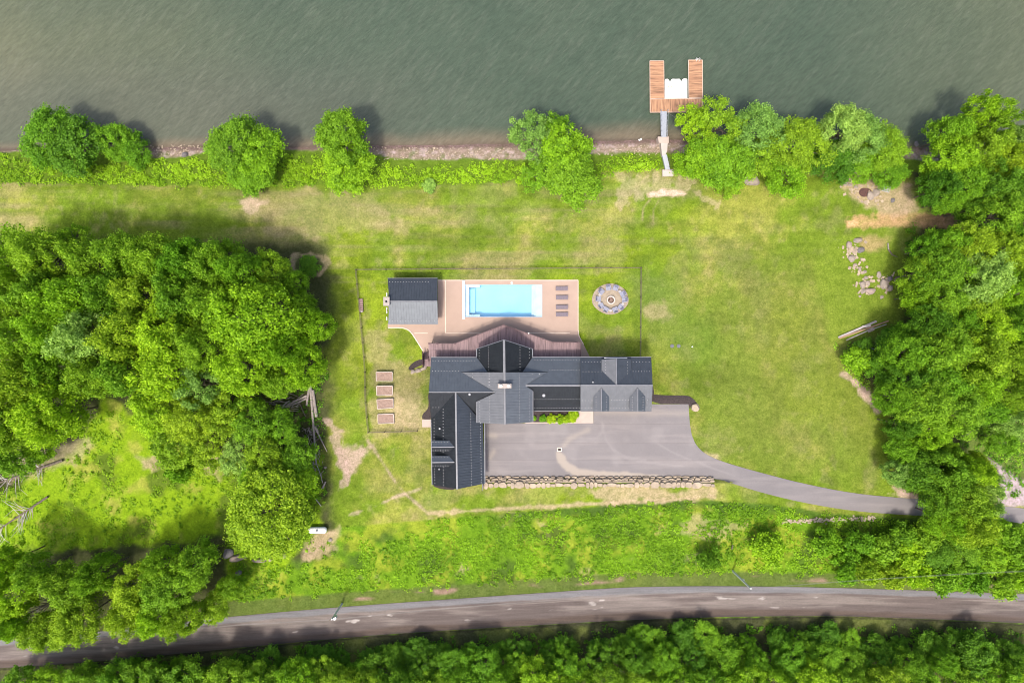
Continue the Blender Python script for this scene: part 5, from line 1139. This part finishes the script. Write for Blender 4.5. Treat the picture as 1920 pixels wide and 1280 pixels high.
# big wood on the left
LG = [[(20, 480, 50, 'big', 0, 15), (78, 478, 50), (128, 452, 32, 'loose', 5, 14), (172, 492, 50), (230, 480, 50, 'big', 5), (292, 484, 50), (350, 492, 50, 'big', 2), (402, 492, 48, 'big', 5), (452, 508, 44, 'mid', 2), (508, 512, 42, 'mid', 5, 12)],
      [(18, 560, 52, 'big', 5), (80, 555, 50), (140, 560, 58, 'big', 1, 19), (205, 552, 55), (268, 556, 56, 'big', 4), (335, 560, 56), (398, 572, 50, 'big', 5), (476, 602, 92, 'dome', 1, 19), (548, 535, 30, 'mid', 2, 10), (572, 578, 28, 'mid', 5, 12)],
      [(30, 632, 52), (98, 618, 58, 'big', 1, 18), (165, 634, 58, 'big', 3, 19), (238, 626, 58, 'big', 4, 19), (310, 632, 58, 'big', 1, 18), (378, 648, 46, 'big', 5), (592, 612, 34, 'mid', 0, 13), (530, 655, 42, 'big', 1, 17)],
      [(40, 718, 52, 'big', 4), (98, 695, 46, 'big', 2, 14), (180, 700, 50, 'big', 4), (238, 700, 56), (305, 700, 58, 'big', 1), (372, 722, 48, 'loose', 3, 14), (458, 690, 56, 'big', 0, 17), (520, 715, 36, 'mid', 5, 11), (572, 690, 40, 'mid', 0, 12)],
      [(22, 790, 56, 'big', 4), (88, 778, 60, 'big', 1), (290, 772, 52, 'big', 1, 13), (350, 785, 48, 'big', 4, 13), (415, 775, 46, 'loose', 4, 11), (470, 790, 46, 'mid', 5, 9), (525, 800, 36, 'mid', 2, 7)],
      [(22, 855, 40, 'mid', 5, 11), (70, 838, 30, 'mid', 0, 8), (325, 835, 46, 'mid', 4, 10), (385, 845, 44, 'loose', 4, 9), (440, 855, 40, 'loose', 3, 8), (495, 852, 44, 'mid', 4, 8), (555, 858, 38, 'mid', 5, 7)],
      [(340, 882, 24, 'shrub', 2, 5), (560, 905, 36, 'mid', 0, 7), (480, 905, 34, 'mid', 2, 8)]]
BR = {5: 0, 2: 5, 0: 1, 1: 1, 3: 3, 4: 4}
def brighter(rws): return [[(*e[:3], e[3] if len(e) > 3 else 'big', BR[e[4]] if len(e) > 4 else 0, *e[5:]) for e in r_] for r_ in rws]
LG = brighter(LG)
rows(LG, 'left wood', 'down from the lawn', 'from photo edge', 'trees of the wood on the left', 17)
tree(500, 964, 86, 12, 'dome', 4, 'large round yellow green tree standing alone beside the white tank', group='lone trees and shrubs by the tank')
tree(560, 962, 24, 5, 'mid', 5, 'small leafy tree between the large round tree and the white tank', group='lone trees and shrubs by the tank')
tree(470, 1018, 28, 3.5, 'shrub', 4, 'pale green shrub under the south edge of the large round tree', 'shrub', 'lone trees and shrubs by the tank', 'shrub')
SG = [[(8, 1040, 36, 'mid', 0), (62, 1058, 44, 'mid', 5), (180, 1062, 40, 'mid', 5), (300, 1042, 42, 'mid', 5), (362, 1048, 50, 'mid', 5)],
      [(20, 1112, 50, 'big', 1), (130, 1100, 52, 'big', 4), (195, 1118, 42, 'loose', 5), (252, 1100, 48, 'big', 4), (312, 1108, 54, 'big', 5), (375, 1112, 52, 'big', 0), (430, 1098, 30, 'mid', 5, 7)],
      [(15, 1168, 34, 'mid', 1), (85, 1182, 44, 'big', 4, 11), (142, 1162, 48, 'big', 4), (240, 1150, 40, 'big', 4), (295, 1150, 42, 'mid', 0), (345, 1158, 36, 'mid', 4), (405, 1132, 34, 'mid', 4, 8)]]
SG = [[(e[0], e[1] + (16 if i_ == 0 else 4), e[2] * (.82 if i_ == 0 else .93), *e[3:]) for e in r_] for i_, r_ in enumerate(SG)]
SG = brighter(SG)
SG[1] = [e for e in SG[1] if e[0] not in (195, 375)]
rows(SG, 'lower left grove', 'down from the meadow', 'from photo edge', 'trees of the lower left grove', 12)
# right grove
RG = [[(1842, 205, 40, 'loose', 1, 15), (1870, 230, 36, 'loose', 0, 14), (1780, 250, 42, 'mid', 5, 11), (1905, 262, 34, 'mid', 3, 12)],
      [(1785, 292, 46, 'mid', 1, 11), (1842, 278, 52, 'big', 4, 12), (1890, 300, 36, 'mid', 4, 12), (1740, 330, 24, 'shrub', 5, 5)],
      [(1762, 352, 40, 'mid', 2, 10), (1815, 345, 46, 'mid', 5, 9), (1872, 350, 48, 'big', 2, 12), (1915, 345, 30, 'mid', 0, 12)],
      [(1772, 374, 32, 'mid', 5, 9), (1815, 392, 28, 'mid', 2, 9), (1868, 405, 52, 'big', 0, 13), (1915, 420, 40, 'big', 5, 13)],
      [(1738, 466, 34, 'mid', 5, 9), (1778, 456, 42, 'big', 5, 11), (1820, 462, 50, 'big', 4, 13), (1880, 470, 48, 'big', 4, 13), (1918, 500, 36, 'mid', 3, 12)],
      [(1724, 512, 38, 'big', 0, 10), (1768, 512, 54, 'big', 0, 13), (1835, 520, 58, 'big', 3, 14), (1893, 535, 46, 'big', 1, 13)],
      [(1718, 556, 34, 'mid', 1, 9), (1762, 562, 44, 'big', 0, 12), (1830, 568, 44, 'big', 4, 11), (1898, 585, 34, 'mid', 2, 8)],
      [(1712, 625, 38, 'mid', 5, 8), (1745, 612, 46, 'big', 2, 12), (1798, 608, 44, 'big', 5, 10), (1850, 622, 48, 'big', 1, 12), (1905, 622, 42, 'big', 5, 12)],
      [(1612, 656, 24, 'mid', 2, 2.6), (1664, 655, 38, 'mid', 2, 6), (1700, 662, 50, 'big', 5, 12), (1765, 658, 56, 'big', 0, 14), (1835, 672, 58, 'big', 4, 14), (1900, 680, 46, 'big', 4, 13)],
      [(1602, 676, 30, 'shrub', 1, 3.6), (1660, 694, 36, 'mid', 5, 6), (1700, 712, 44, 'big', 2, 11), (1760, 715, 54, 'big', 5, 12), (1830, 722, 50, 'big', 1, 12), (1898, 740, 40, 'big', 4, 12)],
      [(1680, 745, 40, 'big', 5, 11), (1730, 762, 56, 'big', 0, 13), (1792, 772, 52, 'big', 0, 12), (1850, 760, 42, 'mid', 5, 9), (1905, 790, 36, 'mid', 3, 9)],
      [(1690, 796, 30, 'mid', 2, 10), (1745, 805, 42, 'big', 1, 11), (1878, 825, 30, 'mid', 5, 6)],
      [(1690, 842, 34, 'mid', 5, 7), (1735, 848, 34, 'mid', 5, 7), (1776, 852, 28, 'mid', 0, 8), (1826, 868, 24, 'mid', 4, 7)],
      [(1682, 888, 30, 'mid', 3, 7), (1725, 885, 42, 'mid', 2, 9), (1775, 892, 52, 'big', 0, 12), (1818, 888, 38, 'big', 1, 12), (1840, 912, 30, 'big', 3, 12)],
      [(1730, 905, 22, 'mid', 1, 6), (1766, 935, 38, 'big', 0, 11), (1805, 940, 50, 'big', 4, 13), (1836, 950, 28, 'big', 3, 12)],
      [(1770, 975, 38, 'big', 1, 11), (1818, 985, 46, 'big', 4, 13)]]
RG = [[(e[0] + 4, e[1], e[2] * .93, *e[3:]) for e in r_] for r_ in RG]
rows(RG, 'right grove', 'down from the lake', 'from the lawn', 'trees of the grove on the right', 12)
# shore trees
SH = 'trees along the lake shore'
for e in ((92, 255, 50, 9, 'big', 5, 'left half of the broad dark tree nearest the left photo edge on the shore'), (135, 270, 48, 8, 'mid', 2, 'right half of the broad dark tree nearest the left photo edge on the shore'), (210, 262, 34, 6, 'mid', 5, 'dark tree just east of the broad dark shore tree'), (248, 280, 30, 4, 'mid', 5, 'low spreading tree east of the dark shore trees, beside the beach'),
          (435, 272, 50, 9, 'big', 0, 'left crown of the double shore tree west of the round one'), (485, 288, 46, 8, 'mid', 1, 'right paler crown of the double shore tree west of the round one'), (470, 315, 42, 6, 'mid', 5, 'lower skirt tree below the double shore crown'), (640, 258, 50, 11, 'big', 0, 'tall round bright shore tree standing free west of the pebble beach'), (648, 310, 44, 7, 'mid', 1, 'lower half tree under the round bright shore tree'),
          (1000, 250, 44, 11, 'loose', 3, 'sparse pale tree leaning over the water in mid shore'), (1045, 240, 30, 9, 'loose', 5, 'small loose tree right of the sparse pale one'), (1060, 290, 46, 10, 'mid', 1, 'upper crown of the bright tree in mid shore'), (1075, 330, 48, 9, 'mid', 0, 'lower crown of the bright tree in mid shore, over the lawn'), (1018, 322, 36, 6, 'loose', 5, 'loose hanging foliage left of the bright mid shore tree'),
          (1304, 232, 34, 9, 'loose', 1, 'bright tree whose branches reach over the dock corner'), (1352, 232, 46, 11, 'loose', 0, 'tallest bright tree right of the dock'), (1316, 297, 42, 8, 'big', 1, 'bright tree beside the shore steps'), (1355, 300, 50, 9, 'big', 5, 'leafy tree above the sandy patch right of the steps'), (1365, 335, 30, 5, 'mid', 0, 'low leafy spur hanging over the lawn left of the big boulder'),
          (1425, 245, 48, 11, 'big', 3, 'silvery pale tree in the middle of the eastern shore row'), (1432, 290, 37, 8, 'mid', 0, 'leafy tree above the largest whitish boulder'), (1500, 272, 50, 11, 'big', 4, 'rounded yellow green tree in the eastern shore row'), (1475, 325, 40, 7, 'mid', 1, 'yellow green tree dipping onto the lawn right of the big boulder'),
          (1580, 245, 48, 12, 'big', 3, 'large silvery tree at the east end of the shore row'), (1562, 300, 42, 8, 'mid', 2, 'dark lower tree under the large silvery tree'), (1620, 262, 42, 11, 'big', 3, 'second silvery crown right of the large silvery tree'), (1660, 275, 38, 10, 'big', 0, 'green tree at the far right end of the eastern shore row'), (1612, 303, 36, 7, 'mid', 5, 'leafy tree hanging over the fire scar'), (1668, 318, 32, 5, 'mid', 5, 'low leafy bush between the shore row and the right grove')):
    tree(e[0], e[1], e[2] * 1.16, e[3], e[4], e[5], e[6], group=SH)
# wood below the road
BW = [[], [], []]
def bedge(x): return np.interp(x, [60, 150, 250, 400, 700, 1000, 1200, 1500, 1700, 1920], [1272, 1262, 1236, 1236, 1212, 1200, 1186, 1176, 1186, 1196])
rb = random.Random(5)
x = 250
while x < 1925: BW[0].append((x, bedge(x) + 24 + rb.uniform(-8, 14), rb.uniform(14, 34), 'mid', rb.choice((2, 2, 2, 2, 5)), rb.uniform(2.6, 3.6))); x += rb.uniform(30, 60)
x = 140
while x < 1930: BW[1].append((x, max(bedge(x) + 52, 1240) + rb.uniform(-10, 10), rb.uniform(26, 44), rb.choice(('mid', 'mid', 'loose', 'big')), rb.choice((5, 2, 0, 5, 2, 2)), rb.uniform(4.5, 7))); x += rb.uniform(50, 66)
x = 30
while x < 1930: BW[2].append((x, 1292 + rb.uniform(-8, 8), rb.uniform(36, 48), 'big', rb.choice((1, 0, 5, 4)), rb.uniform(8, 9.5))); x += rb.uniform(56, 76)
rows(BW, 'the wood below the road', 'down', 'from the left', 'trees of the wood below the road', 9)
# shrubs on the rough bank
BS = [[(1690, 1000, 24), (1735, 1005, 30), (1885, 1000, 34), (1912, 1030, 30)], [(1550, 1015, 26, 'shrub', 5), (1610, 1022, 26, 'shrub', 5), (1655, 1030, 30, 'shrub', 0), (1700, 1040, 32, 'shrub', 1), (1755, 1040, 34, 'mid', 2), (1808, 1040, 34, 'mid', 0), (1858, 1048, 34, 'mid', 1)],
      [(1580, 1065, 24, 'shrub', 5), (1625, 1070, 22, 'shrub', 4), (1672, 1078, 24, 'shrub', 4), (1720, 1078, 26, 'shrub', 1), (1770, 1085, 26, 'shrub', 5), (1822, 1085, 26, 'shrub', 5), (1875, 1088, 28, 'shrub', 0), (1910, 1078, 26, 'shrub', 1)]]
BS = [[(*e, *(('shrub', 0) if len(e) == 3 else ()), 3.2 + e[2] * .03) for e in r_] for r_ in BS]
rows(BS, 'the right bank', 'below the driveway', 'from the left', 'shrubs on the rough bank', 4, 'shrub', 'shrub', noun='shrub')
tree(1441, 1026, 32, 3.6, 'shrub', 1, 'round bright lime shrub alone on the rough bank above the bare pole', 'shrub', 'shrubs on the rough bank', 'shrub')
tree(1330, 1045, 20, 3.2, 'shrub', 2, 'dark bluish shrub on the rough bank left of the bare pole', 'shrub', 'shrubs on the rough bank', 'shrub')
tree(804, 348, 14, 1.0, 'shrub', 3, 'small blue green shrub at the lawn edge of the shore strip', 'shrub', None, 'shrub')
tree(580, 500, 20, 1.4, 'shrub', 2, 'low dark shrub in the ringed hollow beside the left wood', 'shrub', None, 'shrub')
# planting bed shrubs
for x, y, r_, t_, lb in ((1002, 784, 3.5, 5, 'tiny green plant at the left end of the front planting bed'), (1018, 785, 6.3, 5, 'round mid green shrub in the front planting bed'), (1034, 785, 8, 1, 'round lime shrub right of the green one in the front planting bed'), (1050, 785.5, 7.5, 1, 'lime shrub in the middle of the front planting bed'), (1063, 786, 7.5, 4, 'lime shrub left of the corner shrub in the front planting bed'), (1076, 775, 8.5, 1, 'lime shrub at the upper right corner of the front planting bed'), (1074, 783, 7, 4, 'lime shrub below the corner one beside the front walk')):
    q = P(x, y, 3.0); me, tm, R, Hc = PROT['shrub'][int(x) % 3]; root = empty('garden_shrub', (q.x, q.y, 2.5)); tag(root, lb, 'shrub', 'shrubs in the front planting bed')
    c = link(bpy.data.objects.new('crown', me)); c.parent = root; c.location = (0, 0, .35); k_ = r_ / S / R; c.scale = (k_, k_, k_ * 1.0); c.color = (1.5, 1.25, .7, 1) if t_ in (1, 4) else (.9, 1.05, .8, 1)

# low growth that nobody could count
def scatter(name, polys, dens, leaf, hgt, rad, label, cat, tint=(1, 1, 1), nl=26, seed=1, keep=None, tone=(0, 1)):
    rg = np.random.default_rng(seed); Vs, Fs, Rs = [], [], []; off = 0
    for poly in polys:
        a = np.array(poly, float); x0, y0 = a.min(0); x1, y1 = a.max(0); n = int((x1 - x0) * (y1 - y0) / S / S * dens)
        px = rg.uniform(x0, x1, n); py = rg.uniform(y0, y1, n); m_ = polydist(px, py, poly) + rg.normal(0, 3, n) > 0; px, py = px[m_], py[m_]
        if keep is not None: m_ = keep(px, py, rg); px, py = px[m_], py[m_]
        n = len(px); z = np.zeros(n)
        for _ in range(4): k = (H - z) / H / S; X = (px - 960) * k; Y = (640 - py) * k; z = hfun(X, Y)
        k = nl; cr = rg.uniform(*rad, n); d = unit(rg.normal(size=(n * k, 3))); d[:, 2] = np.abs(d[:, 2]); C = np.stack([X, Y, z], -1).repeat(k, 0)
        ch = (rg.uniform(*hgt, n)).repeat(k); rr = rg.uniform(.4, 1.1, n * k)
        c = C + np.stack([d[:, 0] * cr.repeat(k) * rr, d[:, 1] * cr.repeat(k) * rr, d[:, 2] * ch * rr], -1)
        V, F = leaf_quads(c, unit(d * .6 + np.array([0, 0, .8]) + rg.normal(size=(n * k, 3)) * .5), leaf * rg.uniform(.5, 1.4, n * k), rg)
        tn = fbm(X, Y, 4.5, 500 + seed, 3); tn = np.clip((tn - .32) / .36, 0, 1) * .7 + rg.uniform(0, .3, n)
        Vs.append(V); Fs.append(F + off); off += len(V); Rs.append(np.clip(tone[0] + (tone[1] - tone[0]) * (.6 * tn.repeat(k) + .4 * rg.uniform(0, 1, n * k)), 0, 1))
    me = mesh_np(name, np.concatenate(Vs), np.concatenate(Fs), [LEAF], rnd=np.concatenate(Rs)); o = link(bpy.data.objects.new(name, me)); o.color = (*tint, 1); tag(o, label, cat, kind='stuff'); return o
scatter('shore_undergrowth', [[(-60, 290), (0, 292), (60, 305), (270, 312), (300, 300), (400, 300), (540, 296), (690, 300), (720, 312), (780, 318), (870, 316), (950, 308), (1000, 315), (1000, 342), (800, 344), (700, 350), (300, 348), (-60, 340)],
        [(1090, 330), (1120, 310), (1150, 296), (1200, 295), (1236, 305), (1236, 314), (1160, 324), (1110, 332)], [(1640, 300), (1700, 306), (1700, 330), (1640, 345)]], 3.0, .22, (.3, .9), (.3, .75), 'bright leafy undergrowth between the lawn and the pebble beach', 'undergrowth', (1.32, 1.22, .85), 30, 3)
edge_ = [(440, 1000), (600, 992), (700, 984), (900, 967), (1100, 953), (1300, 940), (1450, 950), (1560, 966), (1740, 980), (1950, 985), (1950, 1095), (1700, 1082), (1500, 1076), (1300, 1076), (1100, 1084), (840, 1098), (640, 1112), (450, 1128)]
scatter('bank_undergrowth', [edge_], 2.6, .21, (.12, .5), (.22, .7), 'rough unmown weeds and tall grass on the bank above the road', 'undergrowth', (1.15, 1.10, .8), 20, 5, keep=lambda px, py, rg: fbm(px / S, py / S, 5, 600, 3) + rg.uniform(-.12, .12, len(px)) + .0002 * (px - 1000) > .36)
scatter('meadow_growth', [[(190, 750), (300, 810), (440, 870), (600, 880), (610, 1000), (560, 1060), (440, 1130), (420, 1010), (300, 1020), (-40, 1040), (-40, 930), (90, 870), (150, 840)]], 1.1, .21, (.1, .5), (.25, .8), 'rough yellow green meadow plants in the left clearing', 'undergrowth', (1.2, 1.05, .7), 20, 7, tone=(.35, 1), keep=lambda px, py, rg: fbm(px / S, py / S, 5, 610, 3) + rg.uniform(-.1, .1, len(px)) > .44)
scatter('wood_floor_growth', [[(60, 1262), (250, 1228), (400, 1226), (700, 1202), (1000, 1188), (1200, 1174), (1500, 1170), (1940, 1182), (1940, 1300), (60, 1300)], [(540, 700), (610, 700), (615, 930), (560, 940), (530, 820)], [(1700, 430), (1950, 420), (1950, 930), (1700, 930), (1660, 760), (1600, 690), (1590, 650), (1700, 600)]], .9, .23, (.2, .8), (.3, .8), 'dark green weeds growing under the wood edges', 'undergrowth', (.75, .85, .8), 20, 9)
scatter('lane_growth', [[(1820, 790), (1950, 800), (1950, 900), (1890, 870), (1830, 850)], [(1560, 640), (1600, 640), (1680, 780), (1670, 800), (1590, 690)]], 1.3, .21, (.2, .7), (.3, .7), 'pale weeds in the clearings of the right grove', 'undergrowth', (1.2, 1.2, 1.6), 20, 11)

# dead trees
def dead_tree(base, tips, label, name='dead_tree', rr=.1, seed=2, lift=1.0, twigs=5):
    r = random.Random(seed); A = G(*base); root = empty(name, A); tag(root, label, 'dead tree', 'dead and fallen trees'); b = MB(); tw = MB()
    for (x, y, z) in tips:
        T = P(x, y, h1(P(x, y, 2).x, P(x, y, 2).y) + z); m_ = A.lerp(T, .5) + Vector((r.uniform(-.3, .3), r.uniform(-.3, .3), .3 * lift)); b.tube(A, m_, rr, rr * .6, 6); b.tube(m_, T, rr * .6, rr * .25, 5)
        for _ in range(twigs):
            t = r.uniform(.35, 1); s_ = (A.lerp(m_, t * 2) if t < .5 else m_.lerp(T, t * 2 - 1)); d = (T - A).normalized(); L = (T - A).length * r.uniform(.12, .3)
            e = s_ + (d + Vector((r.gauss(0, .5), r.gauss(0, .5), r.gauss(0, .3)))).normalized() * L; tw.tube(s_, e, rr * .25, rr * .1, 4)
    b.build('trunk', M['deadwood'], root); tw.build('branches', M['planks'], root)['kind'] = 'stuff'; return root
dead_tree((98, 1128), [(45, 1120, 6), (42, 1135, 6), (40, 1150, 6), (44, 1165, 5), (50, 1178, 5), (60, 1108, 6), (72, 1102, 6), (55, 1142, 7), (62, 1160, 6), (80, 1104, 6)], 'bare grey dead tree fanning out above the road at far left', twigs=14, rr=.09)
def fallen(a, c, r_, label, side, seed):
    r = random.Random(seed); A, B = G(*a) + Vector((0, 0, .3)), G(*c) + Vector((0, 0, .3)); root = empty('fallen_tree', B); tag(root, label, 'fallen tree', 'dead and fallen trees')
    MB().tube(A, B, r_ * .5, r_, 8).build('trunk', M['bark'], root); b = MB(); d = (B - A).normalized(); nrm = Vector((d.y, -d.x, 0))
    for _ in range(26):
        s_ = A.lerp(B, r.uniform(0, .75)); u = (nrm * r.choice((-1, 1)) * r.uniform(.5, 1) - d * r.uniform(0, .9) + Vector((0, 0, r.uniform(0, .4)))).normalized(); L = r.uniform(1, 3.5); m_ = s_ + u * L * .6; e = m_ + (u + Vector((r.gauss(0, .5), r.gauss(0, .5), .1))).normalized() * L * .5; b.tube(s_, m_, .05, .035, 4); b.tube(m_, e, .035, .015, 4)
    b.build('branches', M['planks'], root)['kind'] = 'stuff'
fallen((-10, 908), (120, 862), .22, 'upper fallen trunk with bleached branches at the left clearing', 1, 4)
fallen((-10, 998), (92, 930), .18, 'lower fallen trunk slanting across the left clearing', 1, 8)
b = MB(); r = random.Random(3)
for _ in range(260):
    x = r.uniform(1466, 1640); y = 977 - (x - 1466) * .035 + r.gauss(0, 2.2); q = G(x, y); s_ = r.uniform(.10, .30); b.box((q.x, q.y, q.z + .05), (s_, s_ * .8, s_ * .6), r.uniform(0, 3), jit=.3)
for _ in range(260):
    x = r.uniform(700, 960); y = r.uniform(276, 300); q = G(x, y); s_ = r.uniform(.08, .22); b.box((q.x, q.y, q.z + .03), (s_, s_ * .8, s_ * .5), r.uniform(0, 3), jit=.3)
for _ in range(180):
    x = r.choice((r.uniform(280, 375), r.uniform(1110, 1235))); y = r.uniform(272, 292); q = G(x, y); s_ = r.uniform(.08, .25); b.box((q.x, q.y, q.z + .03), (s_, s_ * .8, s_ * .5), r.uniform(0, 3), jit=.3)
for cx_, cy_, n_ in ((1595, 472, 60), (1622, 536, 60), (1660, 528, 40), (1608, 500, 25), (1600, 350, 30), (1640, 366, 30)):
    for _ in range(n_):
        q = G(cx_ + r.gauss(0, 9), cy_ + r.gauss(0, 9)); s_ = r.uniform(.12, .5); b.box((q.x, q.y, q.z + .02), (s_, s_ * .8, s_ * .4), r.uniform(0, 3), jit=.35)
tag(b.build('loose_stones', M['wallstone2']), 'loose tan stones scattered along the beach and the rubble strip', 'stones', kind='stuff')
